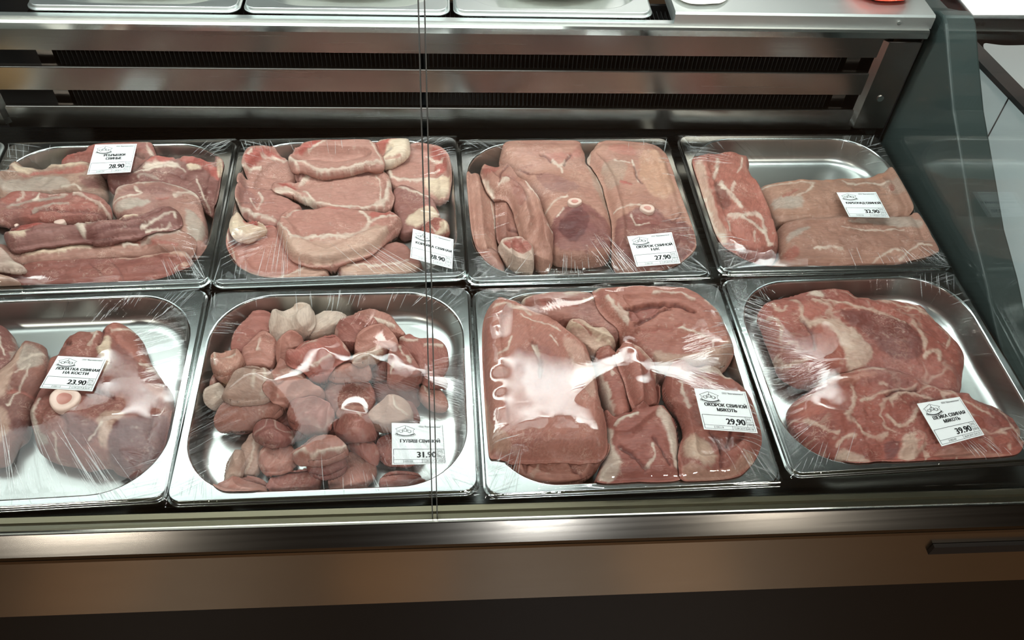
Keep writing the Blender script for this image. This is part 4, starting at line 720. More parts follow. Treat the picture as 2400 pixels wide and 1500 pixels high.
meat(7, [(1235, 640), (1280, 548), (1340, 528), (1420, 570), (1500, 545), (1600, 585), (1700, 670), (1795, 735), (1838, 820), (1846, 920), (1826, 1025), (1790, 1110), (1720, 1190), (1600, 1262), (1500, 1285), (1390, 1282), (1335, 1225), (1325, 1100), (1350, 1000), (1385, 920), (1350, 820), (1290, 740)], 57, 'round ham chop at the front right of the heap, price tag on it', group=G7, c=(190, 108, 92), c2=(164, 88, 76), r=24, vary=.9, ang=-40,
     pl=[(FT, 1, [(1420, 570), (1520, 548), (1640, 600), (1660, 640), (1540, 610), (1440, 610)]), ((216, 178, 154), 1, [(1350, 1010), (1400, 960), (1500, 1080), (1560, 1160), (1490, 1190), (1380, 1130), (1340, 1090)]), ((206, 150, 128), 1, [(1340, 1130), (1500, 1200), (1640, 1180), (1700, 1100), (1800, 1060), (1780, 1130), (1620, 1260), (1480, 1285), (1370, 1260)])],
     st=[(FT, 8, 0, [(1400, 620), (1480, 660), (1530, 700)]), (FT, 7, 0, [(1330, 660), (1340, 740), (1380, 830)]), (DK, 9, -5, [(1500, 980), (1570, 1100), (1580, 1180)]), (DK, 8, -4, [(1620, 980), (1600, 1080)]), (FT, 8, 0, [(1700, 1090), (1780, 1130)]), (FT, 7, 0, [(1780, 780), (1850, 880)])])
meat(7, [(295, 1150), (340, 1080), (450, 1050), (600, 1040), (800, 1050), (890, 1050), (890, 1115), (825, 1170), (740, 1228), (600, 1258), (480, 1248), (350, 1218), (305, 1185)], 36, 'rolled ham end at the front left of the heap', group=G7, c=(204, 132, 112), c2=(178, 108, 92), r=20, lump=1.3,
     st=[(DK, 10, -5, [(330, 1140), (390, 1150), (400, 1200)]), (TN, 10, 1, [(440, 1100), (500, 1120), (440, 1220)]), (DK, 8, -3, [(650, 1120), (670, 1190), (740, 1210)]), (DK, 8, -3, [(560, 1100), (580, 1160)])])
meat(7, [(188, 165), (235, 148), (360, 178), (470, 240), (580, 280), (660, 350), (745, 400), (795, 490), (820, 600), (845, 720), (875, 850), (892, 1000), (885, 1085), (800, 1105), (600, 1090), (350, 1110), (250, 1100), (145, 1090), (115, 1000), (95, 850), (78, 700), (82, 560), (108, 400), (128, 290)], 65, 'large smooth ham slab along the left of the heap', group=G7, c=(202, 124, 106), c2=(182, 106, 92), r=22, vary=1.1, ang=55,
     pl=[((212, 158, 140), 0, [(600, 400), (720, 420), (790, 520), (830, 700), (800, 800), (720, 700), (650, 560)]), ((176, 100, 90), -1, [(300, 520), (480, 480), (640, 600), (640, 760), (460, 800), (320, 700)]), ((210, 152, 128), 0, [(90, 700), (150, 760), (180, 920), (340, 1060), (240, 1100), (130, 1050), (90, 860)])],
     st=[(FT, 6, 0, [(300, 430), (290, 500), (220, 520)]), (FT, 6, 0, [(540, 440), (580, 480)]), (DK, 9, -4, [(430, 480), (480, 600), (480, 680)]), (FT, 10, 0, [(430, 490), (470, 550)]), (FT, 5, 0, [(360, 280), (460, 330), (600, 360)]), (FT, 10, 0, [(200, 230), (320, 210), (420, 260)])])

# ---- tray 8: neck
G8 = 'pieces of pork neck in one tray'
WB = (222, 186, 166)
meat(8, [(325, 250), (400, 212), (550, 180), (700, 158), (780, 150), (880, 165), (945, 200), (1080, 200), (1300, 220), (1375, 250), (1445, 350), (1535, 430), (1595, 500), (1640, 560), (1620, 650), (1610, 790), (1500, 820), (1350, 770), (1200, 720), (1000, 710), (850, 720), (700, 740), (640, 715), (560, 700), (470, 640), (440, 560), (395, 450), (355, 330)], 48, 'big marbled pork neck at the back of its tray', group=G8, c=(192, 100, 84), c2=(160, 80, 70), r=26, vary=1.0, web=0.55, webc=WB, ang=-25, lump=1.4,
     pl=[(WB, 1, [(580, 400), (740, 370), (860, 420), (960, 520), (1020, 600), (960, 680), (860, 690), (840, 580), (760, 480), (620, 420)]), ((140, 72, 66), 2, [(770, 330), (900, 310), (1100, 360), (1280, 440), (1330, 560), (1260, 660), (1120, 620), (1000, 520), (880, 420)]), ((188, 98, 80), 1, [(640, 430), (740, 420), (800, 520), (850, 600), (780, 700), (660, 680), (640, 560)]), ((192, 104, 88), 1, [(560, 280), (640, 260), (720, 330), (680, 390), (580, 380)]), (FT, 1, [(600, 185), (720, 175), (720, 220), (680, 240)])],
     st=[(WB, 14, 1, [(520, 240), (570, 300), (560, 370), (620, 420)]), (WB, 10, 1, [(700, 250), (850, 290), (1000, 320), (1200, 420)]), (WB, 12, 1, [(640, 250), (760, 310), (720, 350)]), (WB, 10, 1, [(960, 210), (1150, 270), (1350, 330)]), (WB, 14, 1, [(1330, 560), (1320, 480), (1250, 400)]), (WB, 14, 1, [(1330, 600), (1420, 560), (1420, 640)]), (WB, 10, 0, [(1440, 420), (1500, 470), (1480, 540)]), (WB, 8, 0, [(400, 240), (440, 330), (480, 300)]), (WB, 8, 0, [(380, 330), (440, 400), (460, 500)]), (WB, 10, 0, [(440, 560), (500, 640), (600, 620)]), (DK, 8, -3, [(560, 380), (620, 440), (650, 560)]), (WB, 9, 1, [(1240, 240), (1320, 300), (1460, 380)])])
meat(8, [(515, 880), (570, 800), (680, 750), (700, 725), (850, 675), (960, 650), (1100, 645), (1250, 682), (1340, 735), (1500, 785), (1650, 800), (1800, 862), (1920, 945), (1978, 1060), (1960, 1170), (1905, 1242), (1700, 1255), (1400, 1250), (1200, 1262), (1050, 1240), (1000, 1265), (870, 1250), (800, 1190), (720, 1190), (640, 1140), (565, 1035), (525, 950)], 50, 'pork neck webbed with white fat under the tilted price tag', group=G8, c=(188, 96, 80), c2=(158, 78, 68), r=26, vary=1.0, web=0.75, webc=WB, ang=10, lump=1.7,
     pl=[(WB, 1, [(820, 1160), (900, 1190), (1010, 1230), (990, 1265), (880, 1250), (810, 1190)]), (WB, 2, [(1190, 1100), (1330, 1070), (1360, 1170), (1280, 1250), (1180, 1240), (1200, 1160)]), ((138, 70, 66), 0, [(1080, 1130), (1180, 1110), (1190, 1200), (1130, 1240), (1090, 1190)]), ((192, 100, 82), 1, [(560, 860), (700, 800), (840, 800), (860, 860), (760, 960), (620, 1000), (560, 940)]), ((204, 128, 108), 1, [(720, 760), (900, 700), (1080, 680), (1000, 740), (850, 780)]), ((146, 80, 74), 0, [(1650, 830), (1800, 880), (1930, 980), (1950, 1080), (1800, 980), (1680, 900)]), ((196, 130, 112), 0, [(1380, 1180), (1600, 1160), (1900, 1200), (1890, 1240), (1500, 1250)])],
     st=[(WB, 16, 1, [(900, 790), (900, 860), (870, 950), (840, 980)]), (WB, 12, 2, [(700, 740), (900, 670), (1040, 655), (1100, 660)]), (WB, 10, 1, [(940, 900), (1030, 860), (1150, 830), (1290, 780)]), (WB, 12, 1, [(1080, 900), (1160, 860), (1280, 830), (1380, 880)]), (WB, 10, 1, [(840, 980), (900, 1060), (1000, 1120), (1100, 1100)]), (WB, 12, 1, [(1100, 980), (1160, 1060), (1250, 1020), (1280, 960)]), (WB, 10, 1, [(800, 1140), (860, 1100), (900, 1120)]), (DK, 9, -4, [(1100, 870), (1180, 820), (1300, 800)]), (RR, 9, 0, [(860, 690), (920, 680)]), (WB, 8, 0, [(560, 880), (640, 830), (760, 790)]), (WB, 8, 0, [(600, 980), (700, 1060), (800, 1080)]), (RR, 16, 1, [(1290, 1100), (1340, 1110), (1310, 1160)]), (WB, 9, 0, [(1500, 800), (1640, 930), (1760, 1000)]), (WB, 9, 0, [(1760, 880), (1880, 1000), (1930, 1100)])])

# ------------------------------------------------------------------ cling film, pulled tight over each tray
FILM = {}
WHAT = {1: 'the pork ribs in the far left tray', 2: 'the round loin chops', 3: 'the bone-in ham steaks', 4: 'the loins beside the grey end panel, back row', 5: 'the bone-in shoulder in the front row', 6: 'the goulash cubes, with broad white glare', 7: 'the heaped boneless ham slabs', 8: 'the marbled pork neck'}
# extra bunches of pleats: start on the rim (tray axes), how many, spread, length
PLEATS = {1: [(0.17, -0.1585, 12, 0.03, 0.06)], 2: [(0.09, -0.1585, 16, 0.04, 0.07), (-0.08, -0.1585, 14, 0.03, 0.07), (-0.06, 0.1585, 8, 0.06, 0.03)], 3: [(0.06, -0.1585, 22, 0.03, 0.06), (-0.03, -0.1585, 12, 0.03, 0.03), (0.173, -0.06, 10, 0.03, 0.05)],
          4: [(-0.173, -0.11, 16, 0.02, 0.04), (-0.173, 0.10, 14, 0.03, 0.05), (0.06, -0.1585, 8, 0.05, 0.03)], 5: [(0.02, -0.1585, 16, 0.06, 0.09), (0.12, -0.1585, 22, 0.03, 0.09), (0.08, 0.1585, 8, 0.03, 0.02)], 6: [(0.0, 0.1585, 22, 0.07, 0.035), (0.04, -0.1585, 10, 0.05, 0.03)],
          7: [(0.173, 0.06, 14, 0.04, 0.04), (0.173, -0.08, 10, 0.03, 0.03)], 8: [(-0.173, 0.08, 26, 0.04, 0.06), (-0.173, -0.02, 12, 0.03, 0.04), (0.08, -0.1585, 14, 0.04, 0.03)]}
def cling(tk):
    T = TR[tk]
    zr = T.z + 0.0012
    obst = np.maximum(blur(dilate(T.Hm, 5), 30), blur(dilate(T.Hm, 1), 3) + 0.0012) + 0.0012
    lx, ly = np.abs(T.gx), np.abs(T.gy)
    fixed = (lx > TW / 2 - 0.005) | (ly > TD / 2 - 0.005)
    z = np.maximum(obst, zr); z[fixed] = zr
    # taut sheet: coarse to fine
    for st in (6, 3, 1):
        zz = z[::st, ::st].copy(); ob = obst[::st, ::st]; fx = fixed[::st, ::st].copy(); fx[0] = fx[-1] = True; fx[:, 0] = fx[:, -1] = True
        zf = np.where(fx, np.maximum(zz, zr), 0)
        for _ in range(900 if st > 1 else 500):
            zz = np.where(fx, zf, np.maximum(0.25 * (shift(zz, 1, 0) + shift(zz, -1, 0) + shift(zz, 0, 1) + shift(zz, 0, -1)), ob))
        if st > 1:
            a = np.clip(np.arange(z.shape[0]) / st, 0, zz.shape[0] - 1.001); b = np.clip(np.arange(z.shape[1]) / st, 0, zz.shape[1] - 1.001)
            i = a.astype(int)[:, None]; j = b.astype(int)[None]; fa = (a % 1)[:, None]; fb = (b % 1)[None]
            z = (zz[i, j] * (1 - fb) + zz[i, j + 1] * fb) * (1 - fa) + (zz[i + 1, j] * (1 - fb) + zz[i + 1, j + 1] * fb) * fa
            z = np.where(fixed, zr, np.maximum(z, obst))
        else: z = zz
    z = np.where(fixed, zr, np.maximum(blur(z, 4), np.maximum(obst - 0.0012, dilate(T.Hm, 2) + 0.0008)))
    gap = z - obst
    # pulled wrinkles running out to the rim where the sheet hangs free
    edge = np.minimum(TW / 2 - lx, TD / 2 - ly)
    ang = np.arctan2(T.gy, T.gx)
    per = np.where(TW / 2 - lx < TD / 2 - ly, T.gy - 0.35 * T.gx * np.sign(T.gx) * np.sign(T.gy) , T.gx - 0.35 * T.gy * np.sign(T.gy) * np.sign(T.gx))
    side = np.where(TW / 2 - lx < TD / 2 - ly, 5.0 * np.sign(T.gx), 11.0 * np.sign(T.gy)) + tk * 3.1
    w = fbm(per * 210 + side, edge * 9 + side, 2)
    amp = sstep(0.002, 0.012, gap) * (1 - sstep(0.04, 0.095, edge)) * sstep(0.0, 0.012, edge) * sstep(-0.15, 0.12, fbm(per * 22 + side, side, 2))
    z = z + amp * w * 0.0036 * (~fixed)
    corner = sstep(0.10, 0.19, np.hypot(np.maximum(lx - 0.05, 0) * 1.3, np.maximum(ly - 0.04, 0) * 1.3))
    n0, n1 = z.shape
    X = T.cx + T.gx * T.c - T.gy * T.s_; Y = T.cy + T.gx * T.s_ + T.gy * T.c
    ok = (lx <= TW / 2 + 0.0015) & (ly <= TD / 2 + 0.0015)
    # the turned-down border
    out = np.maximum(lx - (TW / 2 - 0.002), ly - (TD / 2 - 0.002)); zz = np.where(out > 0, zr - 0.0055 * sstep(0, 0.002, out), z)
    idx = -np.ones((n0, n1), int); idx[ok] = np.arange(ok.sum())
    q = ok[:-1, :-1] & ok[1:, :-1] & ok[1:, 1:] & ok[:-1, 1:]
    i, j = np.nonzero(q)
    F = np.stack([idx[i, j], idx[i + 1, j], idx[i + 1, j + 1], idx[i, j + 1]], 1)
    V = np.stack([X[ok], Y[ok], zz[ok]], 1)
    zz = np.where((edge > 0.003), np.maximum(zz, dilate(T.Hm, 2) + 0.0006), zz); V[:, 2] = zz[ok]
    o = mk('cling_film', V, F, M['film'], smooth=True)
    me = o.data
    at = me.attributes.new('crinkle', 'FLOAT', 'POINT')
    cr = 0.025 + 0.8 * amp + 0.35 * corner * sstep(0, 0.1, fbm(T.gx * 30 + tk, T.gy * 30, 3)) 
    at.data.foreach_set('value', np.clip(cr, 0, 1)[ok].astype(np.float32))
    uvl = me.uv_layers.new(name='pull')
    U = np.stack([(per + side) * 420, edge * 45 + side], -1)[ok]
    contact = (1 - sstep(0.0, 0.004, gap))[ok][:, None]
    U2 = np.stack([T.gx * 170 + tk, T.gy * 170], -1)[ok]
    U = U * (1 - contact) + U2 * contact
    li = np.zeros(len(me.loops), np.int32); me.loops.foreach_get('vertex_index', li)
    uvl.data.foreach_set('uv', U[li].astype(np.float32).ravel())
    tag(o, 'clear cling film stretched over ' + WHAT[tk], 'cling film', 'cling film on the trays')
    FILM[tk] = np.where(fixed, zr, zz)
    # sharp little pleats where the sheet was pulled down over the rim
    rs = np.random.RandomState(100 + tk); PV = []; PF = []
    Zs = FILM[tk]
    def at(lx, ly):
        a = np.clip(lx / T.H + (T.N[0] - 1) / 2, 0, T.N[0] - 1.001); b = np.clip(ly / T.H + (T.N[1] - 1) / 2, 0, T.N[1] - 1.001)
        i = a.astype(int); j = b.astype(int); fa = a - i; fb = b - j
        return (Zs[i, j] * (1 - fb) + Zs[i, j + 1] * fb) * (1 - fa) + (Zs[i + 1, j] * (1 - fb) + Zs[i + 1, j + 1] * fb) * fa
    hw, hd = TW / 2 - 0.004, TD / 2 - 0.004
    cl = [(sx * (hw - 0.02), sy * hd, 8, 0.04, 0.035) for sx in (-1, 1) for sy in (-1, 1)] + [(sx * hw, sy * (hd - 0.03), 8, 0.04, 0.035) for sx in (-1, 1) for sy in (-1, 1)]
    cl += PLEATS.get(tk, [])
    for x0, y0, n, spread, ln in cl:
        tilt = rs.normal() * 0.22
        for _ in range(n):
            onx = abs(abs(x0) - hw) < 1e-6
            sx = x0 if onx else x0 + rs.normal() * spread * 0.6; sy = y0 + rs.normal() * spread * 0.6 if onx else y0
            sx = min(max(sx, -hw), hw); sy = min(max(sy, -hd), hd)
            d = np.array([-sx * (1.0 if onx else 0.45), -sy * (0.45 if onx else 1.0)]); d = d / np.hypot(*d)
            a = tilt + rs.normal() * 0.05; d = np.array([d[0] * math.cos(a) - d[1] * math.sin(a), d[0] * math.sin(a) + d[1] * math.cos(a)])
            L_ = ln * (0.35 + 1.1 * rs.rand()); o0 = 0.012 * rs.rand(); wd = 0.0003 + 0.0005 * rs.rand() ** 2; nrm = np.array([-d[1], d[0]])
            k = 9; s = np.linspace(o0, o0 + L_, k); px = sx + d[0] * s; py = sy + d[1] * s
            tp = np.sin(np.pi * np.linspace(0.06, 1, k)) ** 0.6
            base = len(PV); prof5 = [(-1, 0.0), (-0.6, 0.65), (0, 0.95), (0.6, 0.65), (1, 0.0)]
            for q in range(k):
                for o_, h_ in prof5:
                    X_ = px[q] + nrm[0] * o_ * wd * tp[q]; Y_ = py[q] + nrm[1] * o_ * wd * tp[q]
                    PV.append((X_, Y_, float(at(np.array([X_]), np.array([Y_]))[0]) + 0.0002 + h_ * wd * 0.8 * tp[q]))
            for q in range(k - 1):
                for m in range(4): PF.append((base + q * 5 + m, base + q * 5 + m + 1, base + (q + 1) * 5 + m + 1, base + (q + 1) * 5 + m))
    PV = np.array(PV); PV = np.stack([T.cx + PV[:, 0] * T.c - PV[:, 1] * T.s_, T.cy + PV[:, 0] * T.s_ + PV[:, 1] * T.c, PV[:, 2]], 1)
    tag(mk('stretch_creases', PV, PF, M['crease'], o, smooth=True), kind='stuff')
for k in TR: cling(k)

# ------------------------------------------------------------------ price tags
def text_geo(s, h, x, y, align='L', bold=0.0, w=None):
    cu = bpy.data.curves.new('t', 'FONT'); cu.body = s; cu.size = 1.0; cu.resolution_u = 3; cu.offset = bold
    o = bpy.data.objects.new('t', cu); COL.objects.link(o)
    dg = bpy.context.evaluated_depsgraph_get(); dg.update()
    me = bpy.data.meshes.new_from_object(o.evaluated_get(dg))
    V = np.array([v.co[:2] for v in me.vertices]); F = [tuple(p.vertices) for p in me.polygons]
    bpy.data.objects.remove(o); bpy.data.curves.remove(cu); bpy.data.meshes.remove(me)
    V -= V.min(0) * [1, 0]
    V *= h / 0.72
    W_ = np.ptp(V[:, 0])
    if w: V[:, 0] *= w / W_; W_ = w
    V[:, 0] += x - {'L': 0, 'C': W_ / 2, 'R': W_}[align]; V[:, 1] += y
    return V, F
def price_tag(tk, corners, lines, price, code, date, label, under=False, lift=0.0016):
    """corners: TL, TR, BR, BL on the photograph"""
    T = TR[tk]; Zf = FILM[tk]
    c = []
    for u, v in corners:
        z = np.array([0.0])
        for _ in range(10):
            w = P([u], [v], z); z = 0.5 * z + 0.5 * T.sample(blur(Zf, 6), w[:, 0], w[:, 1])
        c.append(z[0])
    zc = np.array(c)
    # the card is stiff: fit one plane through the four corners
    w = P([q[0] for q in corners], [q[1] for q in corners], zc)
    A = np.c_[w[:, :2], np.ones(4)]; k, *_ = np.linalg.lstsq(A, w[:, 2], rcond=None)
    s, t = np.meshgrid(np.linspace(0, 1, 9), np.linspace(0, 1, 9))
    for _ in range(4):
        w = P([q[0] for q in corners], [q[1] for q in corners], zc); zc = w[:, :2] @ k[:2] + k[2]
        bx = lambda s, t: ((1 - s) * t)[:, None] * w[0] + (s * t)[:, None] * w[1] + (s * (1 - t))[:, None] * w[2] + ((1 - s) * (1 - t))[:, None] * w[3]
        g = bx(s.ravel(), t.ravel()); lx, ly = T.loc(g[:, 0], g[:, 1])
        dz = T.sample(Zf, g[:, 0], g[:, 1]) - g[:, 2]
        k[2] += (dz.max() if not under else np.median(dz))
    zc = zc + (lift if not under else -0.0008)
    w = P([q[0] for q in corners], [q[1] for q in corners], zc)
    def B(p, up=0.0):
        s, t = p[:, 0], p[:, 1]
        return ((1 - s) * t)[:, None] * w[0] + (s * t)[:, None] * w[1] + (s * (1 - t))[:, None] * w[2] + ((1 - s) * (1 - t))[:, None] * w[3] + [0, 0, up]
    e = empty('price_tag', w.mean(0)); tag(e, label, 'price tag', 'white price tags on the meat')
    q = np.array([(0, 0), (1, 0), (1, 1), (0, 1)], float)
    V = np.concatenate([B(q, 0), B(q, -0.0004)])
    mk('paper', V, [(0, 1, 2, 3), (7, 6, 5, 4), (0, 4, 5, 1), (1, 5, 6, 2), (2, 6, 7, 3), (3, 7, 4, 0)], M['paper'], e)
    TV = []; TF = []
    def add(V, F):
        n = sum(len(a) for a in TV); TV.append(np.asarray(V, float)); TF.extend(tuple(i + n for i in f) for f in F)
    def line(p, wd=0.006):
        p = np.asarray(p, float)
        for a, b in zip(p[:-1], p[1:]):
            d = b - a; n = np.array([-d[1], d[0]]) / (np.hypot(*d) + 1e-9) * wd / 2
            add([a - n, b - n, b + n, a + n], [(0, 1, 2, 3)])
    line([(.03, .03), (.97, .03), (.97, .97)]); line([(.03, .03), (.03, .36), (.97, .36)], .008); line([(.03, .115), (.97, .115)]); line([(.55, .03), (.55, .115)])
    line([(.84, .115), (.84, .36)]); line([(.84, .24), (.97, .24)])
    nl = len(lines)
    def bold(s, hh, x, y, al, w, o=.001, k=.005):
        for dx in (-k, 0, k): add(*text_geo(s, hh, x + dx, y, al, o, w=w))
    for i, s in enumerate(lines):
        n = len(s); bold(s, .08, .53, (.52 if nl == 1 else .575 - .115 * i), 'C', min(.86, .062 * n))
    bold(price, .14, .815, .16, 'R', .35, .008, .006)
    add(*text_geo('РУБ.', .06, .86, .27, 'L', .0, w=.09)); add(*text_geo('100гр', .06, .855, .155, 'L', .0, w=.11))
    add(*text_geo(code, .045, .2, .05, 'L', .0, w=.18)); add(*text_geo(date, .045, .58, .05, 'L', .0, w=.36))
    add(*text_geo('ООО "Верхневолжье"', .04, .94, .9, 'R', .01, w=.42))
    # emblem: little house roof, three animals, ribbon
    line([(.10, .70), (.10, .83), (.07, .85), (.25, .94), (.44, .85), (.41, .83), (.41, .70)], .007)
    for cx, cy, r in ((.17, .79, .045), (.25, .82, .05), (.33, .79, .045)):
        a = np.linspace(-.4, 3.6, 14); line(np.stack([cx + r * np.cos(a), cy + r * .8 * np.sin(a)], 1), .008)
        line([(cx - .03, cy + .01), (cx - .01, cy - .03), (cx + .03, cy - .02), (cx + .03, cy + .02)], .009)
    line([(.26, .92), (.255, .86), (.24, .84)], .01)
    a = np.linspace(0, 1, 9); line(np.stack([.06 + .39 * a, .71 - .055 * np.sin(np.pi * a)], 1), .006); line(np.stack([.08 + .35 * a, .735 - .05 * np.sin(np.pi * a)], 1), .022)
    line([(.06, .71), (.08, .76)], .006); line([(.45, .71), (.42, .76)], .006)
    mk('printed_text', B(np.concatenate(TV), 0.0003), TF, M['ink'], e)
    return e
price_tag(1, [(223, 339), (321, 337), (306, 403), (204, 409)], ['РЁБРЫШКИ', 'СВИНЫЕ'], '28.90', '2100104', '11.09.2019 17:57:21', 'white price tag reading РЁБРЫШКИ СВИНЫЕ 28.90 on the ribs')
price_tag(2, [(968, 536), (1063, 561), (1060, 630), (961, 604)], ['КОРЕЙКА СВИНАЯ'], '28.90', '2100106', '12.09.2019 12:17:40', 'white price tag reading КОРЕЙКА СВИНАЯ 28.90, tilted by the loin chops')
price_tag(3, [(1470, 554), (1574, 544), (1595, 617), (1492, 625)], ['ОКОРОК СВИНОЙ', 'Н/К'], '27.90', '2100120', '12.09.2019 8:12:43', 'white price tag reading ОКОРОК СВИНОЙ Н/К 27.90 on the ham steaks')
price_tag(4, [(1961, 451), (2053, 450), (2085, 510), (1990, 508)], ['КАРБОНАД СВИНОЙ'], '32.90', '2100156', '11.09.2019 12:07:21', 'white price tag reading КАРБОНАД СВИНОЙ 32.90 on the pale loins')
price_tag(5, [(136, 834), (251, 840), (216, 917), (93, 909)], ['ЛОПАТКА СВИНАЯ', 'НА КОСТИ'], '23.90', '2100112', '12.09.2019 8:56:47', 'white price tag reading ЛОПАТКА СВИНАЯ НА КОСТИ 23.90 on the big shoulder')
price_tag(6, [(918, 991), (1040, 994), (1047, 1087), (919, 1089)], ['ГУЛЯШ СВИНОЙ'], '31.90', '2100105', '11.09.2019 14:18:20', 'white price tag reading ГУЛЯШ СВИНОЙ 31.90 under the film of the goulash tray', under=True)
price_tag(7, [(1627, 910), (1747, 918), (1776, 1015), (1650, 1006)], ['ОКОРОК СВИНОЙ', 'МЯКОТЬ'], '29,90', '2100119', '12.09.2019 8:40:18', 'white price tag reading ОКОРОК СВИНОЙ МЯКОТЬ 29,90 on the boneless ham')
price_tag(8, [(2149, 946), (2249, 930), (2307, 1019), (2207, 1046)], ['ШЕЙКА СВИНАЯ', 'МЯКОТЬ'], '39.90', '2100140', '06.09.2019 16:41:53', 'white price tag reading ШЕЙКА СВИНАЯ МЯКОТЬ 39.90 on the marbled neck')

# ------------------------------------------------------------------ the refrigerated counter
CA = math.radians(-1.35); CX, CY = -0.05, 0.0
def rot(V):
    V = np.asarray(V, float).copy(); x = V[:, 0] - CX; y = V[:, 1] - CY
    V[:, 0] = CX + x * math.cos(CA) - y * math.sin(CA); V[:, 1] = CY + x * math.sin(CA) + y * math.cos(CA)
    return V
class CB(MB):
    def build(s, name, mat, parent=None, **k): return mk(name, rot(s.v), s.f, mat, parent, **k)

counter = empty('display_counter', (-0.05, 0.0, -0.80))
tag(counter, 'long glass-fronted refrigerated meat counter with steel deck and slatted steel back', 'display counter')
XL, XR = -1.5, 0.724
CB().box(XL, XR, -0.336, 0.415, -0.0505, -0.0462).build('deck', M['deck'], counter)
CB().prism([(-0.385, -0.03), (-0.336, -0.03), (-0.336, -0.012), (-0.339, -0.0085), (-0.346, -0.0085), (-0.348, -0.011), (-0.355, -0.011), (-0.357, -0.006), (-0.3605, -0.005), (-0.3605, -0.02)], XL, 1.7).build('glass_channel', M['channel'], counter)
o = CB().prism([(-0.3615, -0.03), (-0.3605, 0.0018), (-0.3632, 0.0023), (-0.3652, 0.0024), (-0.3662, 0.0019), (-0.385, -0.012), (-0.3875, -0.016), (-0.3875, -0.03)], XL, 1.7).build('top_rail', M['facet'], counter)
bevel(o, 0.0008)
o = CB().prism([(-0.3878, -0.015), (-0.3895, -0.018), (-0.3925, -0.15), (-0.386, -0.154), (-0.36, -0.154), (-0.36, -0.032), (-0.3865, -0.032)], XL, 1.7).build('front_panel', M['front'], counter)
CB().prism([(-0.30, -0.154), (-0.27, -0.154), (-0.27, -0.80), (-0.30, -0.80)], XL, 1.7).build('plinth', M['dark_paint'], counter)
CB().box(XL, XR, -0.27, 0.46, -0.16, -0.052).build('cold_well', M['black'], counter)
# name plate slot on the front
b = CB().box(0.535, 0.75, -0.3955, -0.3905, -0.058, -0.04); b.build('name_plate', M['black'], counter)
# slatted back
for z0, z1 in ((-0.006, 0.034), (0.0645, 0.1055), (0.1345, 0.1735)):
    o = CB().prism([(0.362, z0), (0.3632, z0), (0.3632, z1 - 0.0018), (0.371, z1 - 0.0012), (0.371, z1), (0.3646, z1 + 0.0002), (0.3632, z1 - 0.0004), (0.3624, z1 - 0.0010), (0.362, z1 - 0.0019)], -0.735, 0.668).build('slat', M['slat'], counter)
bm = CB()
for i in range(178):
    x = -0.625 + i * 0.0070
    bm.box(x, x + 0.0009, 0.383, 0.43, 0.0, 0.172)
tag(bm.build('cooling_fins', M['fin'], counter), kind='stuff')
CB().box(XL, XR, 0.44, 0.446, -0.05, 0.176).build('back_plate', M['black'], counter)
CB().box(-0.655, -0.632, 0.384, 0.43, 0.0, 0.172).build('coil_end_plate', M['slat'], counter)
CB().box(0.625, 0.648, 0.384, 0.43, 0.0, 0.172).build('coil_end_plate', M['slat'], counter)
for x0, x1, fl in ((0.668, 0.722, 1), (-0.79, -0.735, 0)):
    br = CB().prism([(0.355, 0.002), (0.3575, 0.002), (0.3575, 0.166), (0.355, 0.166)], x0, x1).build('slat_bracket', M['slat'], counter)
    f = CB().slab([(x0 if fl else x1, 0.355), ((x0 - 0.009) if fl else (x1 + 0.009), 0.364), ((x0 - 0.008) if fl else (x1 + 0.008), 0.365), (x0 + 0.001 if fl else x1 - 0.001, 0.3565)], 0.004, 0.166)
    f.build('bracket_flange', M['slat'], br)
    if fl:
        s = CB().cyl((0.693, 0.3552, 0.063), 0.0055, 'y', -0.002, 18); s.build('screw', M['rail'], br)
CB().box(XL, XR, 0.353, 0.364, 0.1755, 0.183).build('shelf_shadow_strip', M['black'], counter)  # black strip standing in for the shadow below the shelf edge
# upper shelf
CB().prism([(0.338, 0.183), (0.353, 0.183), (0.353, 0.1955), (0.341, 0.1955), (0.338, 0.1925)], XL, 0.716).build('shelf_edge_trim', M['rail'], counter)
o = CB().box(XL, 0.716, 0.346, 0.356, 0.1955, 0.199).add([], []).build('shelf_front', M['shelf'], counter)
CB().box(XL, 0.716, 0.655, 0.85, 0.15, 0.199).build('shelf_back', M['shelf'], counter)
o = CB().prism([(0.3455, 0.1955), (0.3462, 0.214), (0.349, 0.217), (0.66, 0.217), (0.66, 0.1955)], 0.314, 0.719).build('shelf_cover', M['shelf'], counter)
CB().cyl((0.664, 0.3456, 0.2055), 0.0035, 'y', -0.0016, 14).build('cover_screw', M['rail'], counter)
# end panel with a rounded sloping top
prof = [(-0.333, -0.155), (-0.333, -0.047), (-0.12, -0.020), (-0.06, 0.003), (-0.02, 0.021), (0.053, 0.047), (0.124, 0.084), (0.178, 0.112), (0.221, 0.134), (0.287, 0.177), (0.318, 0.199), (0.336, 0.211), (0.352, 0.216), (0.368, 0.214), (0.385, 0.205), (0.42, 0.19), (0.48, 0.185), (0.48, -0.155)]
o = CB().prism(prof, 0.732, 0.782).build('end_panel', M['panel'], counter); bevel(o, 0.004, 3)
pr2 = [(-0.30, -0.045), (0.355, -0.045), (0.362, 0.17), (0.372, 0.172), (0.376, -0.05), (-0.30, -0.05)]
CB().prism(pr2, 0.7235, 0.7262).build('end_gasket', M['gasket'], counter)
CB().prism([(-0.358, -0.04), (0.45, -0.04), (0.45, 0.60), (-0.10, 0.60), (-0.358, -0.002)], 0.7272, 0.7312).build('end_glass', M['glass'], counter)
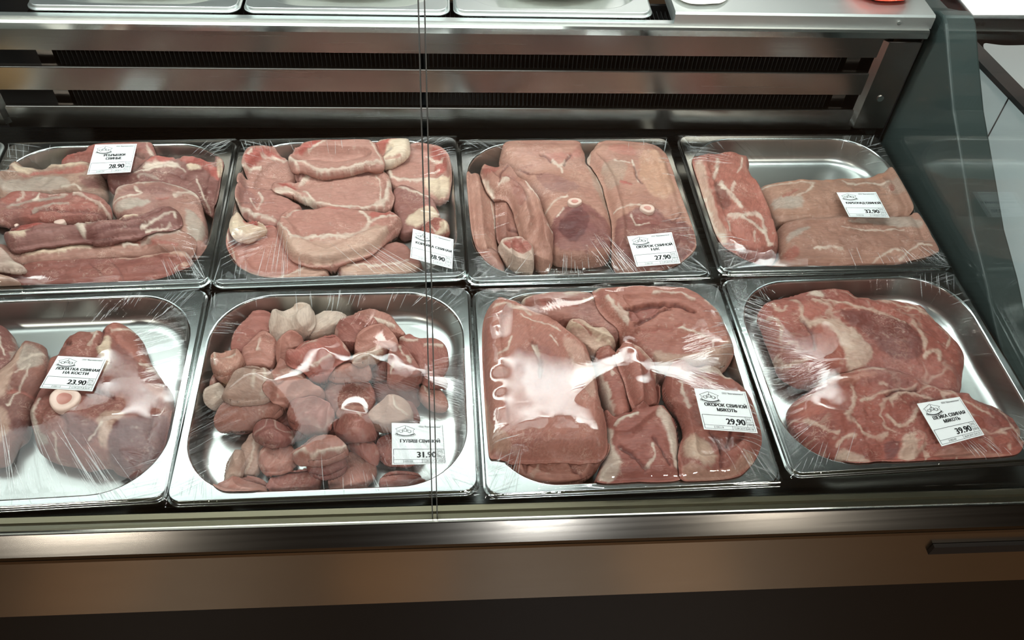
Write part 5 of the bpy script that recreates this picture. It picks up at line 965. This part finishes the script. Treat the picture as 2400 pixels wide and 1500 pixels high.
# front glass, two panes meeting in a seam
for x0, x1 in ((XL, -0.0505), (-0.0465, 1.7)):
    g = CB().prism([(-0.3535, -0.0105), (-0.3475, -0.0105), (-0.0945, 0.60), (-0.1005, 0.60)], x0, x1)
    mi = [0] * 4 + [1, 1]
    g.build('front_glass', None, counter, mats=[M['glass'], M['glass_edge']], midx=mi)
for x0, x1 in ((-0.0517, -0.0507), (-0.0463, -0.0453)):
    CB().prism([(-0.3545, -0.0105), (-0.3465, -0.0105), (-0.0935, 0.60), (-0.1015, 0.60)], x0, x1).build('glass_seam_bead', M['bead'], counter)
CB().prism([(-0.11, 0.637), (0.42, 0.637), (0.42, 0.70), (-0.08, 0.70)], XL, 1.7).build('canopy', M['white'], counter)

# ------------------------------------------------------------------ lumps that are not in the eight trays
def blob(name, x0, x1, y0, y1, z0, h, c, c2, seed, mat=None, ridge=0.0, pw=2.6, **k):
    n = 44; g = np.linspace(-1, 1, n); a, b = np.meshgrid(g, g, indexing='ij')
    # square grid bent to a rounded outline
    rr = (np.abs(a) ** pw + np.abs(b) ** pw) ** (1 / pw); mx = np.maximum(np.abs(a), np.abs(b)); s = np.where(rr > 0, mx / np.maximum(rr, 1e-6), 1)
    A = a * s; Bb = b * s
    X = (x0 + x1) / 2 + A * (x1 - x0) / 2 * (1 + 0.12 * fbm(a * 1.5 + seed, b * 1.5, 2)); Y = (y0 + y1) / 2 + Bb * (y1 - y0) / 2 * (1 + 0.12 * fbm(a * 1.5, b * 1.5 + seed, 2))
    pr_ = np.sqrt(np.maximum(1 - mx ** 4, 0)); Z = z0 + h * (0.25 + 0.75 * pr_) + 0.25 * h * fbm(a * 2 + seed, b * 2, 3) * pr_
    if ridge: Z = Z + ridge * np.sin(26 * A + 5 * Bb + 3 * fbm(a * 2, b * 2, 2)) * pr_
    Zb = z0 + 0.25 * h * mx ** 6
    Zb = np.minimum(Zb, Z)
    V = np.concatenate([np.stack([X, Y, Z], -1).reshape(-1, 3), np.stack([X, Y, Zb], -1).reshape(-1, 3)]); N2 = n * n
    ii = np.arange(N2).reshape(n, n); top = np.stack([ii[:-1, :-1], ii[1:, :-1], ii[1:, 1:], ii[:-1, 1:]], -1).reshape(-1, 4)
    F = [top, top[:, ::-1] + N2]
    for e in (ii[:, 0], ii[-1, :], ii[::-1, -1], ii[0, ::-1]): F.append(np.stack([e[1:], e[:-1], e[:-1] + N2, e[1:] + N2], 1))
    o = mk(name, V, np.concatenate(F), mat or M['meat'], smooth=True)
    me = o.data; at = me.attributes.new('tint', 'FLOAT_COLOR', 'POINT')
    f = np.clip(0.5 + 1.6 * fbm(V[:, 0] * 30 + seed, V[:, 1] * 30, 4), 0, 1)[:, None]; cl = np.ones((len(V), 4), np.float32); cl[:, :3] = lin(c) * f + lin(c2) * (1 - f)
    at.data.foreach_set('color', cl.ravel())
    uvl = me.uv_layers.new(name='grain'); li = np.zeros(len(me.loops), np.int32); me.loops.foreach_get('vertex_index', li)
    uvl.data.foreach_set('uv', V[li][:, :2].astype(np.float32).ravel())
    tag(o, **k); return o

# trays on the upper shelf
def plain_tray(cx, cy, w, d, z, label, group, deep=0.030, th=CA):
    V, F = tray_geo(w, d, deep, 0.075); V = np.array(V)
    X = np.stack([cx + V[:, 0] * math.cos(th) - V[:, 1] * math.sin(th), cy + V[:, 0] * math.sin(th) + V[:, 1] * math.cos(th), V[:, 2] + z], 1)
    o = tag(mk('steel_tray', X, F, None, smooth=True, origin=(cx, cy, z - deep), mats=[M['shelf'], M['tray']], midx=[0 if i < 780 or cx > -0.8 else 1 for i in range(len(F))]), label, 'tray', group)
    m = o.modifiers.new('sheet', 'SOLIDIFY'); m.thickness = 0.0008; m.offset = -1
    return o
GT = 'trays on the upper shelf'
for x, lab in ((-0.470, 'steel tray on the upper shelf, leftmost, only its front rim in view'), (-0.1625, 'steel tray on the upper shelf, just left of the glass seam'), (0.1455, 'steel tray on the upper shelf, between the glass seam and the bare shelf end')):
    plain_tray(x, 0.513 - 0.0236 * (x + 0.05), 0.303, 0.31, 0.2075, lab, GT)
    blob('fat_slab', x - 0.115 + 0.03 * (x > 0), x + 0.115, 0.425 - 0.0236 * x, 0.60 - 0.0236 * x, 0.182, 0.046, (236, 226, 216), (206, 196, 186), x * 40 + 30, label={-0.470: 'pale fat slab in the leftmost tray of the upper shelf', -0.1625: 'pale fat slab in the shelf tray just left of the glass seam', 0.1455: 'pale fat slab in the shelf tray right of the glass seam'}[x], cat='fat', group='fat slabs on the upper shelf')
blob('fat_slab', 0.325, 0.415, 0.355, 0.45, 0.2178, 0.012, (232, 222, 212), (214, 204, 196), 77, label='thin pale fat slice on the bare end of the upper shelf', cat='fat', group='fat slabs on the upper shelf')
blob('net_bag', 0.615, 0.712, 0.358, 0.46, 0.2178, 0.028, (236, 92, 66), (206, 60, 42), 55, ridge=0.0012, mat=None, label='crumpled orange-red mesh bag at the right end of the upper shelf', cat='bag')
# the next tray to the left, with poultry
plain_tray(-0.890, 0.175, 0.345, 0.325, 0.0, 'steel tray left of the ribs, only a sliver in view', 'steel trays on the counter deck', 0.044, 0.01)
blob('chicken_piece', -0.815, -0.735, 0.20, 0.315, -0.022, 0.058, (226, 190, 136), (196, 150, 96), 91, pw=2.2, label='yellowish poultry piece under film at the left frame edge', cat='poultry')

# ------------------------------------------------------------------ beyond the end panel
side = empty('corner_counter', (1.05, 0.3, -0.80)); tag(side, 'white-topped corner counter with black edge beyond the grey end panel', 'counter')
MB().slab([(0.80, -0.31), (1.052 + 0.096, -0.31), (1.052, 0.60), (0.985, 1.4), (0.80, 1.4)], -0.07, -0.05).build('white_top', M['white'], side)
MB().slab([(1.149, -0.31), (1.183, -0.31), (1.083, 0.66), (0.99, 1.5), (0.9, 1.5), (0.986, 1.4), (1.0525, 0.60)], -0.075, -0.040).build('black_edge', M['black'], side)
MB().slab([(1.185, -0.31), (2.6, -0.31), (2.6, 2.4), (0.9, 2.4), (0.992, 1.5), (1.084, 0.66)], -0.085, -0.052).build('stone_top', M['granite'], side)
MB().slab([(0.81, -0.25), (2.5, -0.25), (2.5, 2.3), (0.95, 2.3), (0.81, 1.35)], -0.80, -0.086).build('carcass', M['dark_paint'], side)
c = [P(2368, 222, -0.0495), P(2306, 338, -0.0495)]; d = (c[1] - c[0])[:2]; d = d / np.hypot(*d); n = np.array([-d[1], d[0]]) * 0.0012; e0 = c[0][:2] - d * 0.0; e1 = c[1][:2] + d * 0.10
MB().slab([tuple(e0 - n), tuple(e1 - n), tuple(e1 + n), tuple(e0 + n)], -0.0502, -0.0496).build('joint_seam', M['black'], side)
pp = [P(u, v, -0.0505) for u, v in ((2299, 99), (2330, 104), (2360, 107), (2440, 104), (2520, 120), (2520, 330), (2420, 245), (2390, 195), (2345, 165), (2320, 140))]
pp = smooth_closed(np.array(pp)[:, :2], 2)
tag(MB().slab([tuple(q) for q in pp][::-1], -0.0515, -0.0505).build('paper_sheet', M['paper']), 'white sheet of paper on the dark stone top beyond the end panel', 'paper')

# ------------------------------------------------------------------ the shop around
FB = plain('floor_brown_tile', (92, 70, 48), 0.35)
def wood(): pass
tag(MB().box(-5, 5, -5, 7, -0.86, -0.80).build('floor', FB), kind='structure')
tag(MB().box(-5, 5, -5, 7, 2.12, 2.2).build('ceiling', plain('ceiling_dark', (120, 112, 104), 0.8)), kind='structure')
tag(MB().box(-5, 5, -5.1, -5, -0.80, 2.12).build('wall_front', plain('shop_wall_warm', (150, 116, 84), 0.7)), kind='structure')
tag(MB().box(-5, 5, 7, 7.1, -0.80, 2.12).build('wall_back', plain('shop_wall_grey', (120, 116, 110), 0.7)), kind='structure')
tag(MB().box(-5.1, -5, -5, 7, -0.80, 2.12).build('wall_left', bpy.data.materials['shop_wall_warm']), kind='structure')
tag(MB().box(5, 5.1, -5, 7, -0.80, 2.12).build('wall_right', bpy.data.materials['shop_wall_warm']), kind='structure')
LM = plain('lamp_diffuser', (255, 255, 255), 0.5, emit=(255, 252, 246), es=14.0)
for x0, x1, y0, y1, nm in ((3.92, 4.96, 4.62, 5.6, 'ceiling lamp panel far behind the counter, mirrored in the dark stone'),):
    e = empty('ceiling_lamp', ((x0 + x1) / 2, (y0 + y1) / 2, 2.06)); tag(e, nm, 'lamp')
    MB().box(x0, x1, y0, y1, 2.092, 2.1).build('diffuser', LM, e); MB().box(x0 - 0.03, x1 + 0.03, y0 - 0.03, y1 + 0.03, 2.1, 2.12).build('housing', M['white'], e)
